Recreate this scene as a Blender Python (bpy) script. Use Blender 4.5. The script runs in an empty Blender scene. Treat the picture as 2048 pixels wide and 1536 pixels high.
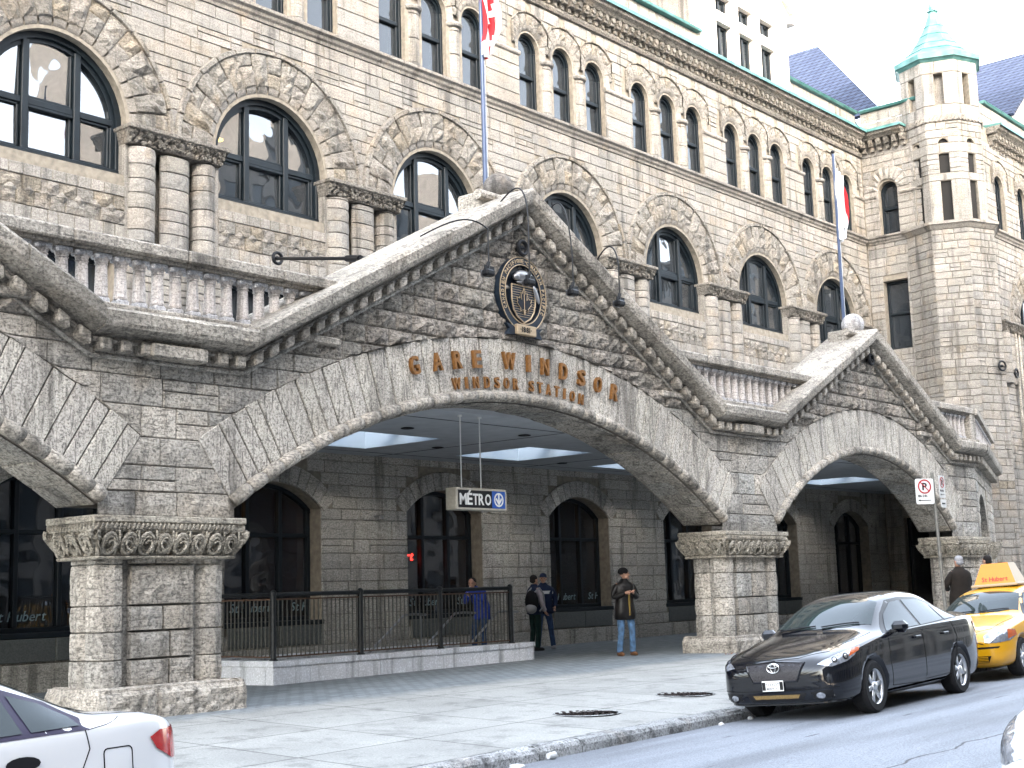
import bpy, bmesh, math, random
from math import sin, cos, pi, sqrt, radians as rad, atan2
from mathutils import Vector, Matrix
from mathutils.geometry import tessellate_polygon
from mathutils.bvhtree import BVHTree
random.seed(7)
D = bpy.data
scene = bpy.context.scene
COL = scene.collection

# ---------------------------------------------------------------- camera
cd = D.cameras.new('camera'); cam = D.objects.new('camera', cd); COL.objects.link(cam)
scene.camera = cam
cd.sensor_width = 36.0; cd.lens = 48.34; cd.clip_end = 3000; cd.clip_start = .1
_R = ((0.65090174, 0.0936904, 0.7533585), (-0.75858261, 0.11903102, 0.64061224), (-0.02965381, -0.98846028, 0.14854941))
cam.matrix_world = Matrix(((_R[0][0], -_R[0][1], -_R[0][2], 0), (_R[1][0], -_R[1][1], -_R[1][2], 0),
                           (_R[2][0], -_R[2][1], -_R[2][2], 1.4), (0, 0, 0, 1)))
# ---------------------------------------------------------------- world, sun, exposure
SUN_EL, SUN_AZ = rad(15), rad(214)      # azimuth of the sun measured from +Y clockwise
w = D.worlds.new("World"); scene.world = w; w.use_nodes = True
nt = w.node_tree; bg = nt.nodes['Background']
sky = nt.nodes.new('ShaderNodeTexSky'); sky.sky_type = 'NISHITA'; sky.sun_disc = False
sky.sun_elevation = SUN_EL; sky.sun_rotation = SUN_AZ; sky.air_density = 1.0; sky.dust_density = 4.0; sky.ozone_density = 1.0
hsv = nt.nodes.new('ShaderNodeHueSaturation'); hsv.inputs['Saturation'].default_value = .48; nt.links.new(sky.outputs[0], hsv.inputs['Color']); nt.links.new(hsv.outputs[0], bg.inputs[0]); bg.inputs[1].default_value = 0.15
sl = D.lights.new('sun', 'SUN'); sun = D.objects.new('sun', sl); COL.objects.link(sun)
sl.energy = 1.3; sl.angle = rad(.5); sl.color = (1, .93, .84)
sd = Vector((sin(SUN_AZ) * cos(SUN_EL), cos(SUN_AZ) * cos(SUN_EL), sin(SUN_EL)))
sun.rotation_euler = sd.to_track_quat('Z', 'Y').to_euler(); sun.location = (0, 0, 60)
scene.view_settings.view_transform = 'Standard'; scene.view_settings.look = 'None'
scene.view_settings.exposure = 4.4; scene.view_settings.gamma = 1
scene.render.engine = 'CYCLES'
try:
    scene.cycles.max_bounces = 7; scene.cycles.transparent_max_bounces = 8
except Exception: pass

# ---------------------------------------------------------------- materials
def newmat(name):
    m = D.materials.new(name); m.use_nodes = True; t = m.node_tree
    return m, t, t.nodes['Principled BSDF']
def N(t, k, **kw):
    n = t.nodes.new(k)
    for a, b in kw.items():
        if hasattr(n, a): setattr(n, a, b)
        else: n.inputs[a].default_value = b
    return n
def L(t, a, b): t.links.new(a, b)
KF = 1.0
def plain(name, col, rough=.6, metal=0, spec=.5, coat=0, noise=0, nscale=20, emit=None, bump=0):
    col = tuple(c * KF for c in col)
    if max(col) < .06: spec = min(spec, .25)
    m, t, p = newmat(name)
    p.inputs['Base Color'].default_value = (*col, 1); p.inputs['Roughness'].default_value = rough
    p.inputs['Metallic'].default_value = metal; p.inputs['Specular IOR Level'].default_value = spec
    p.inputs['Coat Weight'].default_value = coat; p.inputs['Coat Roughness'].default_value = .03
    if noise or bump:
        g = N(t, 'ShaderNodeNewGeometry'); n = N(t, 'ShaderNodeTexNoise', Scale=nscale, Detail=6.0)
        L(t, g.outputs['Position'], n.inputs['Vector'])
        if noise:
            r = N(t, 'ShaderNodeMapRange'); r.inputs[1].default_value = .3; r.inputs[2].default_value = .7
            r.inputs[3].default_value = 1 - noise; r.inputs[4].default_value = 1 + noise * .6
            L(t, n.outputs[0], r.inputs[0])
            x = N(t, 'ShaderNodeVectorMath', operation='SCALE'); x.inputs[0].default_value = col
            L(t, r.outputs[0], x.inputs['Scale']); L(t, x.outputs[0], p.inputs['Base Color'])
        if bump:
            b = N(t, 'ShaderNodeBump', Strength=.8, Distance=bump); L(t, n.outputs[0], b.inputs['Height']); L(t, b.outputs[0], p.inputs['Normal'])
    if emit:
        p.inputs['Emission Color'].default_value = (*emit[0], 1); p.inputs['Emission Strength'].default_value = emit[1]
    return m
def ramp(t, stops):
    r = t.nodes.new('ShaderNodeValToRGB'); e = r.color_ramp.elements
    while len(e) < len(stops): e.new(.5)
    for i, (p, c) in enumerate(stops):
        e[i].position = p; e[i].color = (*c, 1) if not isinstance(c, (int, float)) else (c, c, c, 1)
    return r
def mixc(t, a, b, f, mode='MIX'):
    m = t.nodes.new('ShaderNodeMix'); m.data_type = 'RGBA'; m.blend_type = mode
    for s, v in ((0, f), (6, a), (7, b)):
        if hasattr(v, 'is_linked'): L(t, v, m.inputs[s])
        elif isinstance(v, tuple): m.inputs[s].default_value = (*v, 1)
        else: m.inputs[s].default_value = v
    return m.outputs[2]
def stone(name, cols, pit=(.05, .045, .04), pits=.5, stain=.35, stri=(3, 3, 16), strength=.5, bump=.02, fine=34, rough=.88, tintstain=(.30, .2, .1), tint=.25):
    """cols: list of colours picked per stone block (random per island)"""
    m, t, p = newmat(name)
    g = N(t, 'ShaderNodeNewGeometry'); pos = g.outputs['Position']
    rp = ramp(t, [(i / max(1, len(cols) - 1) * .999, c) for i, c in enumerate(cols)]); L(t, g.outputs['Random Per Island'], rp.inputs[0])
    base = rp.outputs[0]
    n1 = N(t, 'ShaderNodeTexNoise', Scale=.7, Detail=5.0, Roughness=.6); L(t, pos, n1.inputs['Vector'])
    s1 = ramp(t, [(.35, 1 - stain), (.62, 1.0)]); L(t, n1.outputs[0], s1.inputs[0])
    base = mixc(t, base, s1.outputs[0], 1.0, 'MULTIPLY')
    n4 = N(t, 'ShaderNodeTexNoise', Scale=2.3, Detail=6.0); L(t, pos, n4.inputs['Vector'])
    s4 = ramp(t, [(.55, 0.0), (.75, tint)]); L(t, n4.outputs[0], s4.inputs[0])
    base = mixc(t, base, tintstain, s4.outputs[0])
    mv = N(t, 'ShaderNodeMapping'); mv.inputs['Scale'].default_value = (2.2, 2.2, .22); L(t, pos, mv.inputs['Vector'])
    nv = N(t, 'ShaderNodeTexNoise', Scale=1.5, Detail=7.0, Roughness=.65); L(t, mv.outputs[0], nv.inputs['Vector'])
    sv = ramp(t, [(.35, .38), (.47, 1.0)]); L(t, nv.outputs[0], sv.inputs[0]); base = mixc(t, base, sv.outputs[0], .85, 'MULTIPLY')
    mp = N(t, 'ShaderNodeMapping'); mp.inputs['Scale'].default_value = stri; L(t, pos, mp.inputs['Vector'])
    n3 = N(t, 'ShaderNodeTexNoise', Scale=2.2, Detail=8.0, Roughness=.7); L(t, mp.outputs[0], n3.inputs['Vector'])
    s3 = ramp(t, [(.38, 1.0), (.47, 0.0)]); L(t, n3.outputs[0], s3.inputs[0])
    n2 = N(t, 'ShaderNodeTexNoise', Scale=fine, Detail=7.0, Roughness=.75); L(t, pos, n2.inputs['Vector'])
    s2 = ramp(t, [(.40, 1.0), (.485, 0.0)]); L(t, n2.outputs[0], s2.inputs[0])
    mx = N(t, 'ShaderNodeMath', operation='MAXIMUM'); L(t, s3.outputs[0], mx.inputs[0]); L(t, s2.outputs[0], mx.inputs[1])
    ml = N(t, 'ShaderNodeMath', operation='MULTIPLY'); L(t, mx.outputs[0], ml.inputs[0]); ml.inputs[1].default_value = pits
    hi = ramp(t, [(.5, .95), (.64, 1.4)]); L(t, n2.outputs[0], hi.inputs[0])
    base = mixc(t, base, hi.outputs[0], 1.0, 'MULTIPLY')
    base = mixc(t, base, pit, ml.outputs[0])
    L(t, base, p.inputs['Base Color'])
    ad = N(t, 'ShaderNodeMath', operation='ADD'); L(t, n2.outputs[0], ad.inputs[0]); L(t, n3.outputs[0], ad.inputs[1])
    b = N(t, 'ShaderNodeBump', Strength=strength, Distance=bump); L(t, ad.outputs[0], b.inputs['Height']); L(t, b.outputs[0], p.inputs['Normal'])
    p.inputs['Roughness'].default_value = rough; p.inputs['Specular IOR Level'].default_value = .25
    return m
CR = [(0.259, 0.236, 0.206), (0.22, 0.204, 0.177), (0.246, 0.226, 0.199), (0.201, 0.191, 0.174), (0.272, 0.249, 0.222), (0.233, 0.207, 0.174)]
GR = [(0.455, 0.415, 0.357), (0.358, 0.335, 0.299), (0.51, 0.461, 0.395), (0.317, 0.302, 0.274), (0.427, 0.381, 0.319), (0.386, 0.375, 0.344)]
M = {}
M['wall'] = stone('cream_limestone', CR, pits=.45, stain=.22, stri=(2, 2, 12))
M['rock'] = stone('rockfaced_limestone', [(0.272, 0.249, 0.215), (0.22, 0.204, 0.177), (0.253, 0.229, 0.199), (0.24, 0.207, 0.159)], pits=.6, stain=.25, bump=.05, strength=.8, fine=22)
M['trim'] = stone('limestone_trim', [(0.266, 0.242, 0.209), (0.24, 0.219, 0.192)], pits=.4, stain=.35)
M['carve'] = stone('carved_limestone', [(0.259, 0.233, 0.199), (0.227, 0.21, 0.179)], pits=.8, stain=.3, bump=.06, strength=1, fine=26)
M['mortar'] = plain('mortar', (.19, .165, .13), .95, noise=.3, nscale=9)
M['awall'] = stone('grey_weathered_limestone', GR, pits=.75, stain=.38, bump=.035, strength=.8, fine=26, tint=.15)
M['arock'] = stone('grey_rockfaced_limestone', [(0.427, 0.388, 0.331), (0.345, 0.321, 0.28), (0.482, 0.428, 0.369), (0.386, 0.348, 0.299)], pits=.8, stain=.4, bump=.06, strength=1, fine=20, tint=.15)
M['avous'] = stone('tooled_grey_limestone', [(0.561, 0.521, 0.451), (0.475, 0.438, 0.389), (0.524, 0.485, 0.416)], pits=.8, stain=.3, stri=(13, 13, 1.6), bump=.03, strength=.8, fine=40, tint=.1)
M['atrim'] = stone('weathered_grey_trim', [(0.458, 0.411, 0.349), (0.378, 0.345, 0.296), (0.504, 0.456, 0.392)], pits=.7, stain=.45, bump=.04, strength=.7, fine=24, tint=.12)
M['acarve'] = stone('carved_grey_limestone', [(0.544, 0.486, 0.397), (0.473, 0.432, 0.358)], pits=.7, stain=.3, bump=.05, strength=1, fine=30)
M['amortar'] = plain('dark_mortar', (.15, .13, .11), .95, noise=.3, nscale=9)
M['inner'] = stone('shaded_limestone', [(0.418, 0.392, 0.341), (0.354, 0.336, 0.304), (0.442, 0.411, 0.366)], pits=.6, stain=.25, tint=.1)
M['balu'] = stone('granite_baluster', [(0.594, 0.581, 0.581), (0.499, 0.499, 0.513), (0.567, 0.513, 0.472)], pits=.5, stain=.3, fine=40)
M['frame'] = plain('dark_slate_paint', (.004, .0075, .0105), .5, noise=.25, nscale=6)
M['black'] = plain('black_iron', (.004, .0045, .006), .5, metal=0, noise=.3)
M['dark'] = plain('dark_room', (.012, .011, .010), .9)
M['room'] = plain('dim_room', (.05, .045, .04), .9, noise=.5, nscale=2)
def copper():
    m, t, p = newmat('verdigris_copper')
    g = N(t, 'ShaderNodeNewGeometry'); n = N(t, 'ShaderNodeTexNoise', Scale=3.0, Detail=7.0); L(t, g.outputs['Position'], n.inputs['Vector'])
    r = ramp(t, [(.3, (.025, .09, .08)), (.5, (.05, .14, .13)), (.75, (.085, .185, .178))]); L(t, n.outputs[0], r.inputs[0])
    L(t, r.outputs[0], p.inputs['Base Color']); p.inputs['Roughness'].default_value = .55
    return m
M['copper'] = copper()
def slate():
    m, t, p = newmat('blue_slate')
    g = N(t, 'ShaderNodeNewGeometry'); b = t.nodes.new('ShaderNodeTexBrick')
    sp = N(t, 'ShaderNodeSeparateXYZ'); L(t, g.outputs['Position'], sp.inputs[0]); ad = N(t, 'ShaderNodeMath', operation='ADD'); L(t, sp.outputs[0], ad.inputs[0]); L(t, sp.outputs[1], ad.inputs[1])
    cb = N(t, 'ShaderNodeCombineXYZ'); L(t, ad.outputs[0], cb.inputs[0]); L(t, sp.outputs[2], cb.inputs[1])
    b.inputs['Color1'].default_value = (.02, .027, .05, 1); b.inputs['Color2'].default_value = (.03, .04, .068, 1); b.inputs['Mortar'].default_value = (.004, .005, .012, 1)
    b.inputs['Scale'].default_value = 1; b.inputs['Mortar Size'].default_value = .025; b.inputs['Brick Width'].default_value = .34; b.inputs['Row Height'].default_value = .2
    L(t, cb.outputs[0], b.inputs['Vector']); L(t, b.outputs[0], p.inputs['Base Color']); p.inputs['Roughness'].default_value = .8; p.inputs['Specular IOR Level'].default_value = .15
    return m
M['slate'] = slate()
M['snow'] = plain('snow', (.85, .86, .9), .7, bump=.03, nscale=4)
def glass(name, tint=(.03, .035, .04), trans=.35, wav=.02, k=.85, k0=.0):
    m, t, p = newmat(name); t.nodes.remove(p)
    out = t.nodes['Material Output']
    g = N(t, 'ShaderNodeNewGeometry'); n = N(t, 'ShaderNodeTexNoise', Scale=1.1, Detail=1.0); L(t, g.outputs['Position'], n.inputs['Vector'])
    b = N(t, 'ShaderNodeBump', Strength=1.0, Distance=wav); L(t, n.outputs[0], b.inputs['Height'])
    gl = N(t, 'ShaderNodeBsdfGlossy', Roughness=.015); gl.inputs[0].default_value = (.95, .97, 1, 1); L(t, b.outputs[0], gl.inputs['Normal'])
    tr = N(t, 'ShaderNodeBsdfTransparent'); tr.inputs[0].default_value = (.55, .58, .6, 1)
    df = N(t, 'ShaderNodeBsdfDiffuse'); df.inputs[0].default_value = (*tint, 1)
    m1 = t.nodes.new('ShaderNodeMixShader'); m1.inputs[0].default_value = trans; L(t, df.outputs[0], m1.inputs[1]); L(t, tr.outputs[0], m1.inputs[2])
    f = N(t, 'ShaderNodeFresnel', IOR=1.6); L(t, b.outputs[0], f.inputs['Normal'])
    a = N(t, 'ShaderNodeMath', operation='MULTIPLY_ADD'); L(t, f.outputs[0], a.inputs[0]); a.inputs[1].default_value = k; a.inputs[2].default_value = k0
    m2 = t.nodes.new('ShaderNodeMixShader'); L(t, a.outputs[0], m2.inputs[0]); L(t, m1.outputs[0], m2.inputs[1]); L(t, gl.outputs[0], m2.inputs[2])
    L(t, m2.outputs[0], out.inputs[0]); return m
M['glass'] = glass('old_window_glass'); M['glassb'] = glass('large_window_glass', k=1.7, k0=.04)
M['cglass'] = glass('car_glass', (.02, .03, .03), .45, .0)

# ---------------------------------------------------------------- mesh kit
class MB:
    def __init__(s): s.v = []; s.f = []; s.m = []; s.uv = None
    def add(s, vs, fs, mi=0):
        o = len(s.v); s.v += [tuple(v) for v in vs]; s.f += [tuple(i + o for i in f) for f in fs]; s.m += [mi] * len(fs)
    def box(s, x0, x1, y0, y1, z0, z1, mi=0, P=None):
        vs = [(x, y, z) for z in (z0, z1) for y in (y0, y1) for x in (x0, x1)]
        if P: vs = [P(*v) for v in vs]
        s.add(vs, [(0, 2, 3, 1), (4, 5, 7, 6), (0, 1, 5, 4), (2, 6, 7, 3), (0, 4, 6, 2), (1, 3, 7, 5)], mi)
    def cbox(s, x0, x1, y0, y1, z0, z1, c=.01, mi=0, P=None):
        """box with chamfered edges"""
        xs = (x0, x0 + c, x1 - c, x1); vs = []; 
        ys = (y0, y0 + c, y1 - c, y1); zs = (z0, z0 + c, z1 - c, z1)
        bm = bmesh.new(); bmesh.ops.create_cube(bm, size=1)
        for v in bm.verts: v.co = Vector((x0 + (v.co.x + .5) * (x1 - x0), y0 + (v.co.y + .5) * (y1 - y0), z0 + (v.co.z + .5) * (z1 - z0)))
        bmesh.ops.bevel(bm, geom=bm.edges[:], offset=c, segments=1, affect='EDGES')
        bm.verts.index_update()
        vs = [tuple(v.co) for v in bm.verts]
        if P: vs = [P(*v) for v in vs]
        s.add(vs, [tuple(v.index for v in f.verts) for f in bm.faces], mi); bm.free()
    def tube(s, pts, r, n=8, mi=0, cap=True, closed=False):
        pts = [Vector(p) for p in pts]; k = len(pts); up = None; rings = []
        for i, p in enumerate(pts):
            a = pts[(i - 1) % k] if (i > 0 or closed) else p; b = pts[(i + 1) % k] if (i < k - 1 or closed) else p
            d = (b - a).normalized()
            if up is None:
                up = Vector((0, 0, 1)) if abs(d.z) < .9 else Vector((1, 0, 0))
            x = d.cross(up)
            if x.length < 1e-5: x = d.orthogonal()
            x.normalize(); y = x.cross(d).normalized(); up = y
            rr = r[i] if isinstance(r, (list, tuple)) else r
            rings.append([p + x * rr * cos(2 * pi * j / n) + y * rr * sin(2 * pi * j / n) for j in range(n)])
        vs = [v for q in rings for v in q]; fs = []
        for i in range(k if closed else k - 1):
            for j in range(n):
                a = i * n + j; b = i * n + (j + 1) % n; c = ((i + 1) % k) * n + (j + 1) % n; d = ((i + 1) % k) * n + j
                fs.append((a, d, c, b))
        if cap and not closed: fs += [tuple(range(n)), tuple((k - 1) * n + j for j in reversed(range(n)))]
        s.add(vs, fs, mi)
    def lathe(s, prof, c=(0, 0, 0), n=16, axis='Z', mi=0, a0=0, a1=2 * pi, ph=0, cap=True):
        """prof: list of (r, h)"""
        full = abs(a1 - a0 - 2 * pi) < 1e-6; m = n if full else n + 1; vs = []
        for r, h in prof:
            for j in range(m):
                a = a0 + (a1 - a0) * j / n + ph; u, v = r * cos(a), r * sin(a)
                vs.append({'Z': (c[0] + u, c[1] + v, c[2] + h), 'Y': (c[0] + u, c[1] + h, c[2] - v), 'X': (c[0] + h, c[1] + u, c[2] + v)}[axis])
        fs = []
        for i in range(len(prof) - 1):
            for j in range(n):
                k = (j + 1) % m if full else j + 1
                fs.append((i * m + j, i * m + k, (i + 1) * m + k, (i + 1) * m + j))
        if full and cap:
            if prof[0][0] > 1e-4: fs.append(tuple(reversed(range(m))))
            if prof[-1][0] > 1e-4: fs.append(tuple((len(prof) - 1) * m + j for j in range(m)))
        s.add(vs, fs, mi)
    def poly(s, outer, P, holes=(), d0=None, d1=None, mi=0, back=True):
        """flat polygon in (u,v) mapped by P(u,v,d); with d0..d1 an extruded slab (d1 front)"""
        loops = [[Vector((a, b, 0)) for a, b in lp] for lp in [outer, *holes]]
        tri = tessellate_polygon(loops); pts = [p for lp in [outer, *holes] for p in lp]
        d1 = 0 if d1 is None else d1
        def area(t):
            a, b, c = (pts[i] for i in t); return (b[0] - a[0]) * (c[1] - a[1]) - (c[0] - a[0]) * (b[1] - a[1])
        tri = [t if area(t) > 0 else t[::-1] for t in tri if abs(area(t)) > 1e-10]
        s.add([P(a, b, d1) for a, b in pts], tri, mi)
        if d0 is not None:
            if back: s.add([P(a, b, d0) for a, b in pts], [t[::-1] for t in tri], mi)
            for lp in [outer, *holes]:
                k = len(lp)
                s.add([P(a, b, d1) for a, b in lp] + [P(a, b, d0) for a, b in lp], [(i, (i + 1) % k, k + (i + 1) % k, k + i) for i in range(k)], mi)
    def block(s, P, u0, u1, v0, v1, d=0, rough=.004, cell=.13, g=.004, b=.012, dep=.016, mi=0, clamp=None, nmax=7, ru=1.0):
        """one stone: its face at d with chamfered edges sinking to d-dep; ru = metres per unit of u"""
        W, H = (u1 - u0) * ru, v1 - v0
        if W < .03 or H < .03: return
        gu, bu = g / ru, b / ru
        nu = max(1, min(nmax, int(W / cell))); nv = max(1, min(nmax, int(H / cell)))
        us = [u0 + gu] + [u0 + gu + bu + (u1 - u0 - 2 * gu - 2 * bu) * i / nu for i in range(nu + 1)] + [u1 - gu]
        vs_ = [v0 + g] + [v0 + g + b + (v1 - v0 - 2 * g - 2 * b) * i / nv for i in range(nv + 1)] + [v1 - g]
        A, B = len(us), len(vs_); pts = []; base = random.uniform(-.35, .6) * rough
        for j, v in enumerate(vs_):
            for i, u in enumerate(us):
                ed = i in (0, A - 1) or j in (0, B - 1)
                e2 = i in (1, A - 2) or j in (1, B - 2)
                dd = -dep if ed else base + random.uniform(-1, 1) * rough * (.35 if e2 else 1) + (0 if e2 else rough * .9)
                uu, vv = u, v
                if clamp: uu, vv = clamp(u, v)
                pts.append(P(uu, vv, d + dd))
        s.add(pts, [(j * A + i, j * A + i + 1, (j + 1) * A + i + 1, (j + 1) * A + i) for j in range(B - 1) for i in range(A - 1)], mi)
    def ashlar(s, P, spans, v0, v1, h=(.24, .42), wd=(.4, 1.0), split=.25, **kw):
        v = v0; k = 0
        while v < v1 - .02:
            hh = random.uniform(*h)
            if v1 - v - hh < h[0] * .6: hh = v1 - v
            hh = min(hh, v1 - v)
            for a, b in spans(v, v + hh):
                u = a - (random.random() * .01)
                u = a
                while u < b - .02:
                    ww = random.uniform(*wd) * (.7 + hh)
                    if b - u - ww < wd[0] * .6: ww = b - u
                    if random.random() < split and hh > .28:
                        c = v + hh * random.uniform(.4, .6)
                        s.block(P, u, u + ww, v, c, **kw)
                        if random.random() < .5 and ww > .6:
                            e = u + ww * random.uniform(.4, .6); s.block(P, u, e, c, v + hh, **kw); s.block(P, e, u + ww, c, v + hh, **kw)
                        else: s.block(P, u, u + ww, c, v + hh, **kw)
                    else: s.block(P, u, u + ww, v, v + hh, **kw)
                    u += ww
            v += hh; k += 1
    def mesh(s, name, mats, smooth=False):
        me = D.meshes.new(name); me.from_pydata(s.v, [], s.f); 
        for m in (mats if isinstance(mats, (list, tuple)) else [mats]): me.materials.append(M[m] if isinstance(m, str) else m)
        me.polygons.foreach_set('material_index', s.m)
        if smooth: me.polygons.foreach_set('use_smooth', [True] * len(s.f))
        me.update(); return me
    def build(s, name, mats, parent=None, smooth=False, loc=None): return place(name, s.mesh(name, mats, smooth), parent, loc)
def place(name, me, parent=None, loc=None):
    o = D.objects.new(name, me); COL.objects.link(o)
    if loc: o.location = loc
    if parent is not None: adopt(o, parent)
    return o
WM = {}
def world_of(o):
    m = Matrix.LocRotScale(o.location, o.rotation_euler, o.scale)
    return (WM[o.name] if o.name in WM else m)
def adopt(o, parent):
    """parent o, keeping its coordinates as world coordinates"""
    o.parent = parent; pm = world_of(parent)
    o.matrix_parent_inverse = pm.inverted()
    WM[o.name] = Matrix.LocRotScale(o.location, o.rotation_euler, o.scale)
def thing(name, label, cat, loc=(0, 0, 0), group=None, rotz=0, tilt=None):
    o = D.objects.new(name, None); COL.objects.link(o); o.empty_display_size = .2
    o.location = loc; o.rotation_euler = tilt if tilt else (0, 0, rotz); tag(o, label, cat, group); return o
def tag(o, label=None, cat=None, group=None, kind=None):
    if label: o['label'] = label
    if cat: o['category'] = cat
    if group: o['group'] = group
    if kind: o['kind'] = kind
    return o
def child_local(o, parent):
    """parent o with its coordinates local to the parent"""
    o.parent = parent; return o
def dup(root, loc, rotz=None, label=None):
    r = root.copy(); COL.objects.link(r); r.location = loc
    if rotz is not None: r.rotation_euler = (0, 0, rotz)
    if label: r['label'] = label
    for c in list(root.children):
        k = c.copy(); COL.objects.link(k); k.parent = r
        for g in c.children:
            h = g.copy(); COL.objects.link(h); h.parent = k
    return r
def evald(me, mods):
    """apply modifiers to a mesh: mods = [(type, {attr: value})]"""
    o = D.objects.new('tmp', me); COL.objects.link(o)
    for ty, kw in mods:
        md = o.modifiers.new(ty, ty)
        for a, b in kw.items(): setattr(md, a, b)
    bpy.context.view_layer.update(); dg = bpy.context.evaluated_depsgraph_get()
    r = D.meshes.new_from_object(o.evaluated_get(dg)); D.objects.remove(o); return r
# glyphs
GLY = {}
def glyphs(chars, off=.018, extrude=.02, key='b'):
    os = []
    for ch in chars:
        c = D.curves.new('g', 'FONT'); c.body = ch; c.size = 1; c.offset = off; c.extrude = extrude; c.resolution_u = 3
        o = D.objects.new('g', c); COL.objects.link(o); os.append((ch, o))
    bpy.context.view_layer.update(); dg = bpy.context.evaluated_depsgraph_get()
    for ch, o in os:
        me = D.meshes.new_from_object(o.evaluated_get(dg))
        v = [tuple(x.co) for x in me.vertices]; f = [tuple(p.vertices) for p in me.polygons]
        if v:
            x0 = min(a[0] for a in v); x1 = max(a[0] for a in v); z0 = min(a[1] for a in v); z1 = max(a[1] for a in v)
            GLY[key, ch] = (v, f, x0, x1, z0, z1)
        c = o.data; D.objects.remove(o); D.curves.remove(c); D.meshes.remove(me)
glyphs(set("GAREWINDSORSTATIONMÉTROCANADIENPACIFIQUEPR1881·-"), .022)
glyphs(set("StHubertTOYAMONTRL185624h"), .006, key='n')
def glyph(mb, ch, P, cx, cz, w, h, th, mi=0, key='b'):
    """centre cx, baseline cz, width w, height h, thickness th outward; P(u,v,d)"""
    if (key, ch) not in GLY: return
    v, f, x0, x1, z0, z1 = GLY[key, ch]
    mb.add([P(cx + (a[0] - (x0 + x1) / 2) / (x1 - x0) * w, cz + (a[1] - z0) / (z1 - z0) * h, (a[2] / .02 * .5 + .5) * th) for a in v], f, mi)
def text(mb, s, P, x, z, h, th, mi=0, key='n', sp=.12, asp=1.0):
    """left x, baseline z, cap height h"""
    ref = (GLY[key, 'H'][5] - GLY[key, 'H'][4]) if (key, 'H') in GLY else .7
    k = h / ref
    for ch in s:
        if (key, ch) not in GLY: x += h * .4; continue
        v, f, x0, x1, z0, z1 = GLY[key, ch]
        mb.add([P(x + (a[0] - x0) * k * asp, z + a[1] * k, (a[2] / .02 * .5 + .5) * th) for a in v], f, mi)
        x += (x1 - x0) * k * asp + h * sp
    return x
def FP(y):       # a plane facing the street at depth y:  (u,v,d) -> (u, y-d, v)
    return lambda u, v, d=0: (u, y - d, v)
def SP(x):       # a plane facing -X:  u runs along -Y
    return lambda u, v, d=0: (x - d, -u, v)
def arcpts(cx, cz, r, a0, a1, n): return [(cx + r * sin(a0 + (a1 - a0) * i / n), cz + r * cos(a0 + (a1 - a0) * i / n)) for i in range(n + 1)]
# ================================================================ ground
def zk(x): return -.145 + .0155 * (min(x, 22) - 10) + .005 * max(0, x - 22)
def zp(x): return .03 + .005 * (x - 11)
def zw(x): return -.02 + .008 * (x - 18)
def sz(x, y):
    if y < 14.2: return zk(x) + (zp(x) - zk(x)) * max(0, (y - 8.9) / 5.3)
    return zp(x) + (zw(x) - zp(x)) * min(1, (y - 14.2) / 7.3)
def rz(x, y): return zk(x) - .13 + .06 * max(0, min(8.9 - y, 2.5)) + .02 * max(0, min(6.4 - y, 4)) - .03 * max(0, min(2.4 - y, 4))
def grid(name, xs, ys, zf, mat, skip=None):
    mb = MB(); A = len(xs)
    for y in ys:
        for x in xs: mb.v.append((x, y, zf(x, y)))
    for j in range(len(ys) - 1):
        for i in range(A - 1):
            if skip and skip((xs[i] + xs[i + 1]) / 2, (ys[j] + ys[j + 1]) / 2): continue
            mb.f.append((j * A + i, j * A + i + 1, (j + 1) * A + i + 1, (j + 1) * A + i)); mb.m.append(0)
    o = mb.build(name, mat); tag(o, kind='structure'); return o
def fr(a, b, n): return [a + (b - a) * i / n for i in range(n + 1)]
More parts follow.
